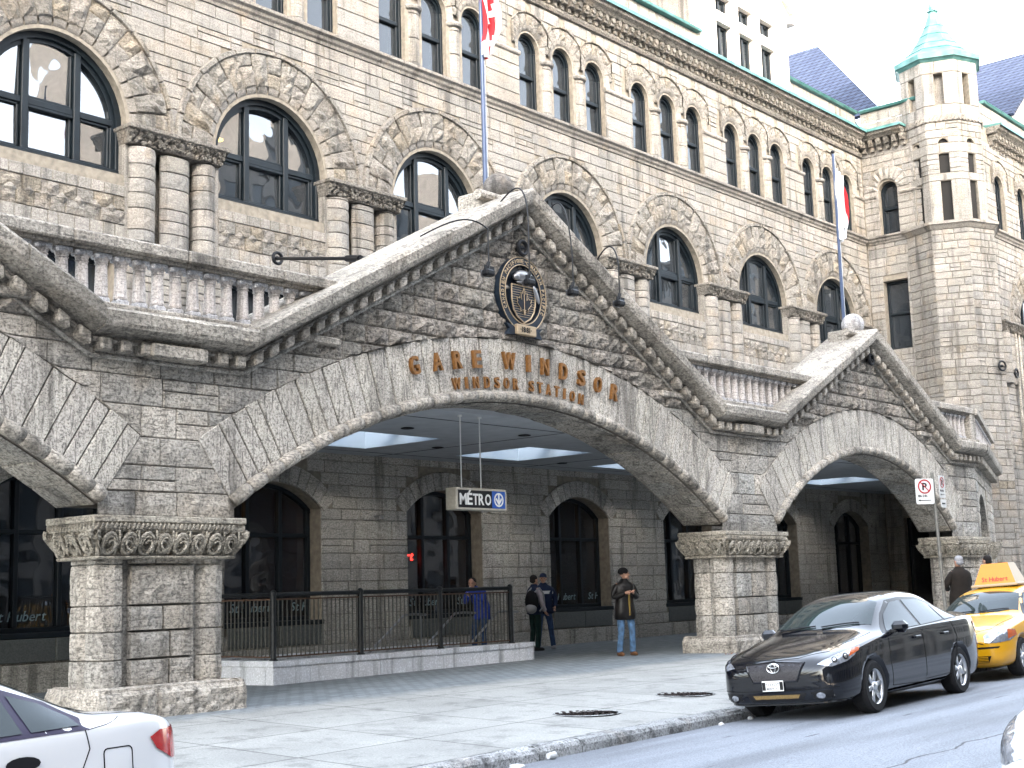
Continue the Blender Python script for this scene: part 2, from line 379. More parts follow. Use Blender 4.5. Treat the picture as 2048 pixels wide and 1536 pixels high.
def asphalt():
    m, t, p = newmat('asphalt'); g = N(t, 'ShaderNodeNewGeometry'); pos = g.outputs['Position']
    n = N(t, 'ShaderNodeTexNoise', Scale=60.0, Detail=6.0, Roughness=.7); L(t, pos, n.inputs['Vector'])
    r = ramp(t, [(.33, (.085, .092, .105)), (.5, (.17, .185, .21)), (.7, (.29, .31, .34))]); L(t, n.outputs[0], r.inputs[0])
    mp = N(t, 'ShaderNodeMapping'); mp.inputs['Scale'].default_value = (.12, .9, 1); L(t, pos, mp.inputs['Vector'])
    n2 = N(t, 'ShaderNodeTexNoise', Scale=1.6, Detail=6.0); L(t, mp.outputs[0], n2.inputs['Vector'])
    r2 = ramp(t, [(.36, .66), (.56, 1.02)]); L(t, n2.outputs[0], r2.inputs[0])
    c = mixc(t, r.outputs[0], r2.outputs[0], 1.0, 'MULTIPLY')
    s = N(t, 'ShaderNodeSeparateXYZ'); L(t, pos, s.inputs[0])
    n3 = N(t, 'ShaderNodeTexNoise', Scale=1.5, Detail=4.0); L(t, pos, n3.inputs['Vector'])
    a = N(t, 'ShaderNodeMath', operation='MULTIPLY_ADD'); L(t, n3.outputs[0], a.inputs[0]); a.inputs[1].default_value = .28; L(t, s.outputs[1], a.inputs[2])
    sb = N(t, 'ShaderNodeMath', operation='SUBTRACT'); L(t, a.outputs[0], sb.inputs[0]); sb.inputs[1].default_value = 5.3
    ab = N(t, 'ShaderNodeMath', operation='ABSOLUTE'); L(t, sb.outputs[0], ab.inputs[0])
    r3 = ramp(t, [(.008, 1.0), (.02, 0.0)]); L(t, ab.outputs[0], r3.inputs[0])
    c = mixc(t, c, (.03, .03, .035), r3.outputs[0])
    n5 = N(t, 'ShaderNodeTexNoise', Scale=7.0, Detail=2.0); L(t, mp.outputs[0], n5.inputs['Vector'])
    r5 = ramp(t, [(.24, 1.0), (.27, 0.0)]); L(t, n5.outputs[0], r5.inputs[0]); c = mixc(t, c, (.03, .032, .04), r5.outputs[0])
    L(t, c, p.inputs['Base Color']); p.inputs['Roughness'].default_value = .75
    b = N(t, 'ShaderNodeBump', Strength=.6, Distance=.01); L(t, n.outputs[0], b.inputs['Height']); L(t, b.outputs[0], p.inputs['Normal']); return m
M['asphalt'] = asphalt()
def concrete():
    m, t, p = newmat('sidewalk_concrete'); g = N(t, 'ShaderNodeNewGeometry'); pos = g.outputs['Position']
    s = N(t, 'ShaderNodeSeparateXYZ'); L(t, pos, s.inputs[0])
    n = N(t, 'ShaderNodeTexNoise', Scale=50.0, Detail=6.0, Roughness=.7); L(t, pos, n.inputs['Vector'])
    r = ramp(t, [(.3, (.165, .166, .155)), (.5, (.262, .263, .247)), (.75, (.37, .37, .352))]); L(t, n.outputs[0], r.inputs[0])
    n2 = N(t, 'ShaderNodeTexNoise', Scale=.8, Detail=6.0); L(t, pos, n2.inputs['Vector'])
    r2 = ramp(t, [(.35, .84), (.6, 1.04)]); L(t, n2.outputs[0], r2.inputs[0])
    c = mixc(t, r.outputs[0], r2.outputs[0], 1.0, 'MULTIPLY')
    br = t.nodes.new('ShaderNodeTexBrick'); br.offset = .0; br.inputs['Scale'].default_value = 1; br.inputs['Brick Width'].default_value = 1.62; br.inputs['Row Height'].default_value = 1.45
    br.inputs['Mortar Size'].default_value = .014; br.inputs['Mortar Smooth'].default_value = .2; br.inputs['Color1'].default_value = (.9, .9, .9, 1); br.inputs['Color2'].default_value = (1.04, 1.04, 1.04, 1); br.inputs['Mortar'].default_value = (.3, .3, .3, 1)
    mp = N(t, 'ShaderNodeMapping'); mp.inputs['Location'].default_value = (.85, -.2, 0); L(t, pos, mp.inputs['Vector']); L(t, mp.outputs[0], br.inputs['Vector'])
    c = mixc(t, c, br.outputs[0], 1.0, 'MULTIPLY')
    vo = N(t, 'ShaderNodeTexVoronoi', Scale=2.6); L(t, pos, vo.inputs['Vector']); rv = ramp(t, [(.03, .55), (.045, 1.0)]); L(t, vo.outputs['Distance'], rv.inputs[0]); c = mixc(t, c, rv.outputs[0], 1.0, 'MULTIPLY')
    nz = N(t, 'ShaderNodeTexNoise', Scale=2.4, Detail=9.0, Roughness=.7); L(t, pos, nz.inputs['Vector']); rq = ramp(t, [(.38, .55), (.48, 1.0)]); L(t, nz.outputs[0], rq.inputs[0]); c = mixc(t, c, rq.outputs[0], .7, 'MULTIPLY')
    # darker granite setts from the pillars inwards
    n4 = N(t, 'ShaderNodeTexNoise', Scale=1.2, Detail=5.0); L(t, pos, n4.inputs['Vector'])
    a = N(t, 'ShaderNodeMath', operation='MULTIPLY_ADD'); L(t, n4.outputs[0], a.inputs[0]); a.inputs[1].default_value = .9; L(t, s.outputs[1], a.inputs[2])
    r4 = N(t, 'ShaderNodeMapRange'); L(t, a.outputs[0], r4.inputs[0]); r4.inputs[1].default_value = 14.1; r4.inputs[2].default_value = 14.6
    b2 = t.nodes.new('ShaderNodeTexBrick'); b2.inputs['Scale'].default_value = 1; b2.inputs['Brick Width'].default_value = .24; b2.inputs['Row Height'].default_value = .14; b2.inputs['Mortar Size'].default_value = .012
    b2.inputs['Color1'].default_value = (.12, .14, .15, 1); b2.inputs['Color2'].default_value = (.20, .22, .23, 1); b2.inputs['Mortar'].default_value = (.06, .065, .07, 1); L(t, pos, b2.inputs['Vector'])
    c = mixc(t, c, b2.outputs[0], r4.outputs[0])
    L(t, c, p.inputs['Base Color']); p.inputs['Roughness'].default_value = .7
    b = N(t, 'ShaderNodeBump', Strength=.4, Distance=.008); L(t, n.outputs[0], b.inputs['Height']); L(t, b.outputs[0], p.inputs['Normal']); return m
M['concrete'] = concrete(); M['concrete2'] = plain('worn_step', (.16, .16, .16), .8)
grid('road', fr(-60, 160, 110), [-3.2, -1.6, 0, 1.2, 2.4, 3.7, 5, 6.4, 7.6, 8.9], rz, 'asphalt')
grid('far_ground', [-400, -60, 160, 600], [-400, -60.0], lambda x, y: -.3, 'asphalt')
hole = lambda x, y: 15.0 < x < 20.5 and 17.95 < y < 19.45
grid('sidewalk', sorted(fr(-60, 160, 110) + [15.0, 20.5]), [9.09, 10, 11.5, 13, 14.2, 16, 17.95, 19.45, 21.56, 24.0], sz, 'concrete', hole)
M['kerb'] = stone('kerb_granite', [(.36, .36, .36), (.30, .31, .31), (.40, .40, .39)], pit=(.05, .05, .05), pits=.85, stain=.35, fine=45, stri=(3, 3, 3))
mb = MB(); x = -20.0
while x < 90:
    e = x + random.uniform(2.2, 3.2)
    if x < 11.4 < e: e = 11.4
    n = 8; prof = [(9.12, -.3), (9.12, .004), (9.0, .006), (8.93, -.012), (8.90, -.05), (8.885, -.3)]
    vs = []; 
    for i in range(n + 1):
        xx = x + .012 + (e - x - .024) * i / n
        for (y, z) in prof: vs.append((xx, y + random.uniform(-.006, .006), zk(xx) + z + (random.uniform(-.006, .006) if z > -.2 else 0)))
    k = len(prof)
    mb.add(vs, [(i * k + j, (i + 1) * k + j, (i + 1) * k + j + 1, i * k + j + 1) for i in range(n) for j in range(k - 1)] + [tuple(range(k)), tuple(n * k + j for j in reversed(range(k)))])
    x = e
tag(mb.build('kerb', 'kerb'), kind='structure')

# ================================================================ station building
YW = 21.5; BC = [12.88, 17.85, 22.82, 27.79, 32.76, 37.73, 42.68]; PER = 4.97
ZS, RA, ZSILL = 10.25, 1.46, 9.3
station = thing('station_building', 'long cream limestone station with rows of arched windows, copper cornice and turret', 'building', (25, 21.5, 0))
PW = FP(YW)
# ---- backing wall with all its openings (mortar coloured), 0.5 m thick reveals
def segarch(c, hw, z0, zs, rise, n=12):
    R = (hw * hw + rise * rise) / (2 * rise); a = math.asin(hw / R)
    return [(c - hw, z0), (c + hw, z0)] + [(c + R * sin(t), zs + rise - R + R * cos(t)) for t in fr(a, -a, n)]
def halfarch(c, r, z0, zs, n=20): return [(c - r, z0), (c + r, z0)] + [(c + r * cos(t), zs + r * sin(t)) for t in fr(0, pi, n)]
def rect(x0, x1, z0, z1): return [(x0, z0), (x1, z0), (x1, z1), (x0, z1)]
GW = dict(hw=1.23, z0=.93, zs=3.2, rise=.5)
mb = MB()
for c in [7.91] + BC:
    x0, x1 = c - PER / 2, c + PER / 2
    if c == BC[-1]: x1 = 45.45
    hs = [segarch(c, 1.23, .93 if c < 40 else .2, 3.2, .5), rect(c - 1.25, c + 1.25, 5.4, 7.7), halfarch(c, RA, ZSILL, ZS)]
    for o in (-1.41, 0, 1.41): hs.append(halfarch(c + o, .425, 13.58, 15.3, 12))
    hs += [rect(x0 + .01, x0 + .98, 8.07, 9.93)]
    if x1 - c < 2.6: hs += [rect(x1 - 1.0, x1 - .01, 8.07, 9.93)]
    mb.poly(rect(x0, x1, -.3, 17.35), FP(YW + .03), hs, d0=-.5, d1=0, back=False)
mb.build('wall_core', 'mortar', station)
# ---- stone facing
mb = MB(); mr = MB()
X0, X1 = 5.4, 45.28
def minus(a, b, cuts):
    out = [(a, b)]
    for c, d in cuts:
        nx = []
        for p, q in out:
            if d <= p or c >= q: nx.append((p, q)); continue
            if c > p: nx.append((p, c))
            if d < q: nx.append((d, q))
        out = nx
    return [(p, q) for p, q in out if q - p > .05]
ALLB = [7.91] + BC
def sp_ground(va, vb):
    cuts = []
    for c in ALLB:
        if va < 3.2 and (vb > .93 or c > 40): cuts.append((c - 1.23, c + 1.23))
        elif 3.2 <= va < 4.1:
            h = 1.6 * sqrt(max(0, 1 - ((va - 2.9) / 1.25) ** 2)); cuts.append((c - h, c + h))
    return minus(X0, X1, cuts)
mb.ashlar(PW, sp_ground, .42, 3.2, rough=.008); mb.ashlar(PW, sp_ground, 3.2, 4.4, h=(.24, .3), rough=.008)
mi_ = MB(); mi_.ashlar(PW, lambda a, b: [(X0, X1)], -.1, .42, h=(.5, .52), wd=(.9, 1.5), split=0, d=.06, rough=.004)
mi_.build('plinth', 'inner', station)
for c in ALLB:       # segmental window heads: ring of voussoirs
    R = (1.23 ** 2 + .25) / 1.0; a = math.asin(1.23 / R) * 1.0; cz = 3.7 - R; k = 13
    for i in range(k):
        mb.block(lambda u, v, d: (c + v * sin(u), YW - d, cz + v * cos(u)), -a * 1.08 + 2.16 * a * i / k, -a * 1.08 + 2.16 * a * (i + 1) / k, R, R + .42, d=.02, rough=.01, ru=R, cell=.15)
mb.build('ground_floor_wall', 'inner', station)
mb = MB()
mb.ashlar(PW, lambda a, b: minus(X0, X1, [(c - 1.25, c + 1.25) for c in ALLB if b > 5.4 and a < 7.7]), 4.4, 8.0, rough=.01)
def sp_mid(va, vb):
    cuts = []
    for c in ALLB:
        z = va - ZS; R = 2.4
        if z < R: h = sqrt(max(0, R * R - z * z)) - .12; cuts.append((c - h, c + h))
    return minus(X0, X1, cuts)
mb.ashlar(PW, sp_mid, ZS + .02, 13.3, h=(.2, .36), wd=(.35, .95), split=.3, rough=.006)
def sp_trip(va, vb):
    cuts = []
    for c in ALLB:
        if va < 15.1: cuts.append((c - 1.41 - .43, c + 1.41 + .43))
        else:
            z = va - 15.3
            for o in (-1.41, 0, 1.41):
                if z < .95: h = (sqrt(max(0, .95 ** 2 - max(0, z) ** 2)) - .05); cuts.append((c + o - h, c + o + h))
    return minus(X0, X1, cuts)
mb.ashlar(PW, sp_trip, 13.58, 15.0, h=(.3, .45), wd=(1.3, 1.4), split=0, rough=.005)
mb.ashlar(PW, sp_trip, 15.1, 16.75, h=(.22, .34), wd=(.3, .8), rough=.012)
mb.ashlar(FP(YW + .12), lambda a, b: [(X0, 34.85), (40.25, X1)], 17.45, 18.28, h=(.4, .43), wd=(1.0, 1.6), split=0, rough=.004)
mb.build('wall', 'wall', station)
# ---- string course, impost roll, cornice
def extr(mb, prof, x0, x1, mi=0, step=1.4):
    """moulding along X: prof = [(y,z)...] closed section; in stones of length step"""
    x = x0; k = len(prof)
    while x < x1 - .01:
        e = min(x1, x + step * random.uniform(.8, 1.2)); 
        if x1 - e < .3: e = x1
        vs = [(xx, y + r1, z) for xx in (x + .004, e - .004) for r1 in (random.uniform(-.006, .006),) for y, z in prof]
        mb.add(vs, [(j, (j + 1) % k, k + (j + 1) % k, k + j) for j in range(k)] + [tuple(reversed(range(k))), tuple(range(k, 2 * k))], mi)
        x = e
mb = MB()
SC = [(YW + .1, 13.30), (YW - .03, 13.30), (YW - .05, 13.36), (YW - .10, 13.40), (YW - .12, 13.46), (YW - .19, 13.50), (YW - .20, 13.56), (YW + .1, 13.585)]
extr(mb, SC, X0, 45.12); mb.build('string_course', 'trim', station)
for c in ALLB:
    mb = MB()
    for a, b in ((c + 1.41 + .42, c + PER - 1.41 - .42),):
        if a < 45: 
            b = min(b, 45.28)
            for i in range(3):
                p, q = a + (b - a) * i / 3, a + (b - a) * (i + 1) / 3
                mb.tube([(p + .004, YW + .01, 15.05), (q - .004, YW + .01, 15.05)], .075, 10)
    if mb.v: mb.build('impost_band', 'trim', station)
mb = MB(); mc = MB()
CO = [(YW + .2, 17.12), (YW - .3, 17.12), (YW - .36, 17.18), (YW - .46, 17.24), (YW - .50, 17.36), (YW + .2, 17.36)]
extr(mb, CO, X0, 44.8)
extr(mb, [(YW + .1, 16.60), (YW - .06, 16.60), (YW - .10, 16.66), (YW - .10, 16.74), (YW + .1, 16.74)], X0, 45.2)
x = X0; i = 0
while x < 44.9:      # corbel table of rounded brackets and small arches
    w_ = .17
    mb.lathe([(.0, -.0), (.085, .0), (.085, .30), (.0, .30)], (x + .085, YW - .31, 17.03), 8, 'Y')
    mb.box(x, x + w_, YW - .26, YW + .05, 16.88, 17.12); mb.box(x + .02, x + w_ - .02, YW - .14, YW + .05, 16.74, 16.9)
    x += .30; i += 1
mb.build('cornice', 'carve', station)
extr(mc, [(YW + .2, 17.362), (YW - .53, 17.362), (YW - .55, 17.33), (YW - .56, 17.33), (YW - .56, 17.43), (YW + .2, 17.47)], X0, 44.75, step=2.4)
extr(mc, [(YW - .04, 18.29), (YW + .5, 18.29), (YW + .5, 18.38), (YW + .0, 18.40), (YW - .06, 18.36)], X0, 34.8, step=2.4)
extr(mc, [(YW + .0, 18.29), (YW + .5, 18.29), (YW + .5, 18.38), (YW + .0, 18.40), (YW - .06, 18.36)], 40.3, 45.28, step=2.4)
mc.build('copper_flashing', 'copper', station)
# ---- arched window surrounds
def surround(bay):
    mb = MB(); rl = MB()
    k = 17
    for i in range(k):
        a0, a1 = -pi / 2 + pi * i / k, -pi / 2 + pi * (i + 1) / k
        P = lambda u, v, d: (v * sin(u), -d, v * cos(u))
        if i % 2: mb.block(P, a0, a1, 1.66, 2.36, d=.05, rough=.045, ru=2.0, cell=.12, b=.03)
        else:
            e = random.uniform(1.95, 2.1); mb.block(P, a0, a1, 1.66, e, d=.05, rough=.045, ru=1.9, cell=.12, b=.03); mb.block(P, a0, a1, e, 2.40, d=.03, rough=.04, ru=2.2, cell=.12, b=.03)
        # rounded inner edge
        vs = []; g = .012
        for aa in fr(a0 + g, a1 - g, 3):
            for t in fr(0, pi / 2, 5):
                r = 1.46 + .21 * (1 - sin(t)); y = -.03 + .21 * (1 - cos(t)); vs.append((r * sin(aa), y, r * cos(aa)))
            vs.append((1.46 * sin(aa), .5, 1.46 * cos(aa)))
        q = 7
        rl.add(vs, [(a * q + j, (a + 1) * q + j, (a + 1) * q + j + 1, a * q + j + 1) for a in range(3) for j in range(q - 1)])
    # thin label ring above
    for i in range(14):
        a0, a1 = -pi / 2 + pi * i / 14, -pi / 2 + pi * (i + 1) / 14
        mb.block(P, a0, a1, 2.34, 2.47, d=.09, rough=.015, ru=2.4, cell=.2, b=.02, dep=.1)
    return mb, rl
def arch_window():
    """frame and panes of a big half-round window; origin at centre of springing line, glass plane y = 0"""
    f = MB(); g = MB(); H0 = ZSILL - ZS
    def bar(x0, x1, z0, z1, y0=-.09, y1=.06): f.cbox(x0, x1, y0, y1, z0, z1, .012)
    for i in range(24):      # curved outer frame in two steps
        a0, a1 = -pi / 2 + pi * i / 24, -pi / 2 + pi * (i + 1) / 24
        for r0, r1, y0 in ((1.28, 1.42, -.13), (1.20, 1.29, -.07)):
            vs = [(r * sin(a), y, r * cos(a)) for a in (a0, a1) for (r, y) in ((r0, .06), (r0, y0), (r1, y0), (r1, .06))]
            f.add(vs, [(0, 1, 5, 4), (1, 2, 6, 5), (2, 3, 7, 6)])
    for s in (-1, 1):
        bar(min(s * 1.28, s * 1.42), max(s * 1.28, s * 1.42), H0, 0, -.13); bar(min(s * 1.20, s * 1.29), max(s * 1.20, s * 1.29), H0, 0, -.07)
        bar(s * .5 - .065, s * .5 + .065, H0, sqrt(1.3 ** 2 - .25) - .02, -.12)
    bar(-1.4, 1.4, H0, H0 + .13, -.14); bar(-1.25, 1.25, .02, .14, -.08)
    bar(-.44, .44, .14, .2, -.04); bar(-.44, .44, -.04, .02, -.10)
    for a, b in ((-1.2, -.57), (-.43, .43), (.57, 1.2)):      # sash rails
        for z0, z1 in ((H0 + .13, .02),):
            bar(a, a + .05, z0, z1, -.05); bar(b - .05, b, z0, z1, -.05); bar(a, b, z0, z0 + .06, -.05); bar(a, b, z1 - .05, z1, -.05)
        bar(a, a + .04, .14, sqrt(max(.05, 1.22 ** 2 - a * a)) if abs(a) < 1.19 else .3, -.045); bar(b - .04, b, .14, sqrt(max(.05, 1.22 ** 2 - b * b)) if abs(b) < 1.19 else .3, -.045)
        for top in (0, 1):
            tx, tz = random.uniform(-.05, .05), random.uniform(-.05, .05)
            if top: ln = [(a, .14), (b, .14)] + [(u, sqrt(max(.02, 1.25 ** 2 - u * u))) for u in fr(min(b, 1.2), max(a, -1.2), 6)]
            else: ln = rect(a, b, H0 + .1, .06)
            g.poly(ln, lambda u, v, d: (u, .01 + tx * (u - (a + b) / 2) + tz * v, v))
    return f, g
SR = []
for _ in range(3):
    m1, m2 = surround(0); SR.append((m1.mesh('arch_surround', 'rock'), m2.mesh('rolled_edge', 'trim', True)))
for i, c in enumerate(ALLB):
    place('arch_surround', SR[i % 3][0], station, (c, YW, ZS)); place('rolled_edge', SR[i % 3][1], station, (c, YW, ZS))
WF = []
for _ in range(3):
    f, g = arch_window(); kk = 1.045; f.v = [(x * kk, y, z * (kk if z > 0 else 1)) for x, y, z in f.v]; g.v = [(x * kk, y, z * (kk if z > 0 else 1)) for x, y, z in g.v]; WF.append((f.mesh('frame', 'frame'), g.mesh('pane', 'glassb')))
def add_window(parent, loc, fd, gd, label=None, rotz=0, name='window'):
    """a window part: its frame mesh with the pane as sub-part"""
    o = D.objects.new(name, fd); COL.objects.link(o); o.location = loc; o.rotation_euler = (0, 0, rotz); adopt(o, parent)
    p = D.objects.new('pane', gd); COL.objects.link(p); p.parent = o
    if label: o['label'] = label
    return o
for i, c in enumerate(ALLB): add_window(station, (c, YW + .33, ZS), *WF[i % 3], name='arched_window')
# ---- ground-floor windows, first-floor windows
def rect_win(w_, h, mull=(), trans=(), seg=0, fw=.09):
    f = MB(); g = MB(); 
    def bar(x0, x1, z0, z1, y0=-.07, y1=.05): f.cbox(x0, x1, y0, y1, z0, z1, .01)
    hw = w_ / 2
    top = lambda x: h if not seg else h - seg + (sqrt(max(0, ((hw ** 2 + seg ** 2) / (2 * seg)) ** 2 - x * x)) - ((hw ** 2 + seg ** 2) / (2 * seg) - seg))
    bar(-hw, -hw + fw, 0, h - seg); bar(hw - fw, hw, 0, h - seg); bar(-hw + fw, hw - fw, 0, fw)
    if not seg: bar(-hw, hw, h - fw, h)
    else:
        for i in range(14):
            a, b = -hw + w_ * i / 14, -hw + w_ * (i + 1) / 14
            vs = [(x, y, z) for x in (a, b) for y, z in ((.05, top(x) - fw), (-.07, top(x) - fw), (-.07, top(x) + .02), (.05, top(x) + .02))]
            f.add(vs, [(0, 1, 5, 4), (1, 2, 6, 5), (2, 3, 7, 6), (3, 0, 4, 7)])
    xs = [-hw] + [m_ for m_ in mull] + [hw]; zs = [0] + list(trans) + [h]
    for x in mull: bar(x - .045, x + .045, fw, top(x) - fw, -.09)
    for z in trans: bar(-hw + fw, hw - fw, z - .04, z + .04, -.085)
    for i in range(len(xs) - 1):
        for j in range(len(zs) - 1):
            a, b, c, d = xs[i], xs[i + 1], zs[j], zs[j + 1]; t1, t2 = random.uniform(-.02, .02), random.uniform(-.02, .02)
            if j == len(zs) - 2 and seg: ln = [(a, c), (b, c)] + [(u, top(u)) for u in fr(b, a, 6)]
            else: ln = rect(a, b, c, d)
            g.poly(ln, lambda u, v, dd: (u, .0 + t1 * (u - (a + b) / 2) + t2 * (v - (c + d) / 2), v))
    return (f.mesh('frame', 'frame'), g.mesh('pane', 'glass'))
gw = rect_win(2.46, 2.77, (-.42, .42), (1.72,), seg=.5); fw1 = rect_win(2.5, 2.3, (0,), (1.5,))
M['wframe2'] = M['frame']
for c in ALLB:
    add_window(station, (c, YW + .42, .93), *gw, name='shop_window')
    add_window(station, (c, YW + .42, 5.4), *fw1, name='window')
M['apron'] = plain('dark_granite_panel', (.075, .08, .075), .5, noise=.4, nscale=40)
for c in ALLB:
    mb = MB(); mb.cbox(c - 1.28, c + 1.28, YW - .02, YW + .45, .84, .935, .012); mb.build('window_sill', 'frame', station)
    mb = MB(); mb.ashlar(PW, lambda a, b: [(c - 1.2, c + 1.2)], .44, .84, h=(.4, .4), wd=(1.1, 1.3), split=0, d=.03, rough=.003); mb.build('window_apron', 'apron', station)
# ---- triplet windows
def trip_window(w_=.85, zs=1.72):
    f = MB(); g = MB(); r = w_ / 2
    for i in range(12):
        a0, a1 = -pi / 2 + pi * i / 12, -pi / 2 + pi * (i + 1) / 12
        for r0, r1, y0 in ((r - .07, r + .01, -.1), (r - .13, r - .06, -.05)):
            vs = [(q * sin(a), y, zs + q * cos(a)) for a in (a0, a1) for (q, y) in ((r0, .05), (r0, y0), (r1, y0), (r1, .05))]
            f.add(vs, [(0, 1, 5, 4), (1, 2, 6, 5), (2, 3, 7, 6)])
    for s in (-1, 1):
        f.cbox(min(s * r, s * (r - .07)), max(s * r, s * (r - .07)), -.1, .05, 0, zs, .008)
        f.cbox(min(s * (r - .06), s * (r - .13)), max(s * (r - .06), s * (r - .13)), -.05, .05, 0, zs, .008)
    f.cbox(-r, r, -.1, .05, 0, .09, .01); f.cbox(-r + .07, r - .07, -.08, .05, .96, 1.06, .01)
    for top in (0, 1):
        t1 = random.uniform(-.03, .03); t2 = random.uniform(-.02, .02)
        ln = rect(-r, r, 0, 1.0) if not top else [(-r, 1.0), (r, 1.0)] + [(r * cos(t), zs + r * sin(t)) for t in fr(0, pi, 10)]
        g.poly(ln, lambda u, v, d: (u, .01 + t1 * u + t2 * (v - 1), v))
    return (f.mesh('frame', 'frame'), g.mesh('pane', 'glass'))
TW = [trip_window() for _ in range(4)]
def trip_surround():
    mb = MB(); rl = MB(); k = 9
    for i in range(k):
        a0, a1 = -pi / 2 + pi * i / k, -pi / 2 + pi * (i + 1) / k
        P = lambda u, v, d: (v * sin(u), -d, v * cos(u))
        cl = lambda u, v: (u, min(v, .70 / max(.05, abs(sin(u)))) if abs(sin(u)) > .3 else v)
        mb.block(P, a0, a1, .60, .93, d=.03, rough=.03, ru=.8, cell=.1, b=.02, clamp=cl)
        mb.block(P, a0, a1, .93, 1.0, d=.07, rough=.01, ru=.9, cell=.2, b=.015, dep=.08, clamp=cl)
        vs = []
        for aa in fr(a0 + .02, a1 - .02, 3):
            for t in fr(0, pi / 2, 5):
                r = .425 + .19 * (1 - sin(t)); y = -.04 + .19 * (1 - cos(t)); vs.append((r * sin(aa), y, r * cos(aa)))
            vs.append((.425 * sin(aa), .45, .425 * cos(aa)))
        rl.add(vs, [(a * 7 + j, (a + 1) * 7 + j, (a + 1) * 7 + j + 1, a * 7 + j + 1) for a in range(3) for j in range(6)])
    for s in (-1, 1):        # stilts down to the impost
        vs = []
        for z in (0, -.26):
            for t in fr(0, pi / 2, 5): vs.append((s * (.425 + .19 * (1 - sin(t))), -.04 + .19 * (1 - cos(t)), z))
            vs.append((s * .425, .45, z))
        fs = [(j, j + 1, 8 + j, 7 + j) for j in range(6)]
        rl.add(vs, fs if s < 0 else [f[::-1] for f in fs])
    return (mb.mesh('arch_surround', 'rock'), rl.mesh('rolled_edge', 'trim', True))
TS = [trip_surround() for _ in range(2)]
k = 0
def colonnette(r=.2, z0=13.58, z1=15.0):
    mb = MB(); v = 0; H = z1 - z0
    cuts = [0, .12, .12 + H * .42, H - .1, H]
    for a, b in zip(cuts, cuts[1:]):
        rr = r * (1.15 if a == 0 else 1)
        mb.lathe([(rr - .02, a + .004), (rr, a + .015), (rr, b - .015), (rr - .02, b - .004)], n=14)
    mb.box(-.275, .275, 0.02, .48, 0, H)
    mb.lathe([(r, H - .02), (r + .07, H + .01), (r + .09, H + .06), (r + .07, H + .11), (r, H + .13)], n=14)
    return mb.mesh('colonnette', 'wall')
CN = colonnette()
for c in ALLB:
    for o in (-1.41, 0, 1.41):
        add_window(station, (c + o, YW + .25, 13.58), *TW[k % 4], name='arched_window')
        for nm, me in (('arch_surround', TS[k % 2][0]), ('rolled_edge', TS[k % 2][1])):
            q = D.objects.new(nm, me); COL.objects.link(q); q.location = (c + o, YW, 15.3); adopt(q, station)
        k += 1
    for o in (-.705, .705):
        q = D.objects.new('colonnette', CN); COL.objects.link(q); q.location = (c + o, YW + .12, 13.58); adopt(q, station)
# rounded corners of the piers between triplets are part of the wall
# ---- clustered pier, its capital, spandrel below each window
def carved(mb, P, u0, u1, v0, v1, d0, d1, seed, dens=90, s=.05):
    """a band of leafy undercut carving flaring from d0 (bottom) to d1 (top)"""
    rn = random.Random(seed); nu = max(6, int((u1 - u0) / .035)); nv = max(5, int((v1 - v0) / .035)); vs = []
    for j in range(nv + 1):
        for i in range(nu + 1):
            t = j / nv; dd = d0 + (d1 - d0) * t ** 1.6; e = i in (0, nu) or j in (0, nv)
            vs.append(P(u0 + (u1 - u0) * i / nu, v0 + (v1 - v0) * t, dd + (0 if e else rn.choice((-.05, -.01, .015, .03)) * s / .05)))
    A = nu + 1; mb.add(vs, [(j * A + i, j * A + i + 1, (j + 1) * A + i + 1, (j + 1) * A + i) for j in range(nv) for i in range(nu)])
def pier():
    mb = MB(); z = 0.0; H0, H1 = 8.05 - ZS, 9.90 - ZS
    def shaft(cx, r, yc):
        z = H0
        while z < H1 - .02:
            h = min(random.uniform(.2, .42), H1 - z)
            P = lambda u, v, d: (cx + (r + d) * sin(u), yc - (r + d) * cos(u), v)
            mb.block(P, -pi * .62, pi * .62, z, z + h, d=0, rough=.008, ru=r, cell=.09, nmax=9, b=.012); z += h
    shaft(-.71, .32, .12); shaft(.80, .24, .14)
    z = H0
    while z < H1 - .02:
        h = min(random.uniform(.2, .42), H1 - z); 
        def P(u, v, d):
            a = max(-1, min(1, u / .35)); return (.06 + u, -.08 - d + .12 * abs(a) ** 4, v)
        mb.block(P, -.34, .34, z, z + h, d=0, rough=.008, cell=.09, nmax=9, b=.012, dep=.02); z += h
    mb.box(-1.08, 1.08, .45, .5, H0, 0)
    for s, e in ((-1.08, -1.0), (1.0, 1.08)): mb.box(s, e, .0, .5, H0, H1)
    c = MB()
    P = lambda u, v, d: (u, -d, v)
    carved(c, P, -1.08, 1.08, H1 + .02, -.08, .10, .26, 3)
    c.add([(-1.08, -.10, H1 + .02), (-1.08, .3, H1 + .02), (1.08, .3, H1 + .02), (1.08, -.10, H1 + .02)], [(3, 2, 1, 0)])
    for s in (-1, 1): c.add([(s * 1.08, -.10, H1), (s * 1.14, -.26, -.07), (s * 1.14, .5, -.07), (s * 1.08, .5, H1)], [(0, 1, 2, 3) if s > 0 else (3, 2, 1, 0)])
    c.cbox(-1.16, 1.16, -.29, .5, -.085, -.0, .015)
    rn = random.Random(5)
    for i in range(60):
        u, v = rn.uniform(-1.1, 1.1), rn.uniform(H1 + .04, -.1); t = (v - H1) / (-H1); dd = .12 + .15 * max(0, t) ** 1.4
        c.lathe([(.018, -.012), (.045, 0), (.018, .012)], (u, -dd - .02, v), 7, 'Y')
    return (mb.mesh('clustered_pier', 'wall'), c.mesh('capital', 'carve'))
PR = [pier(), pier()]
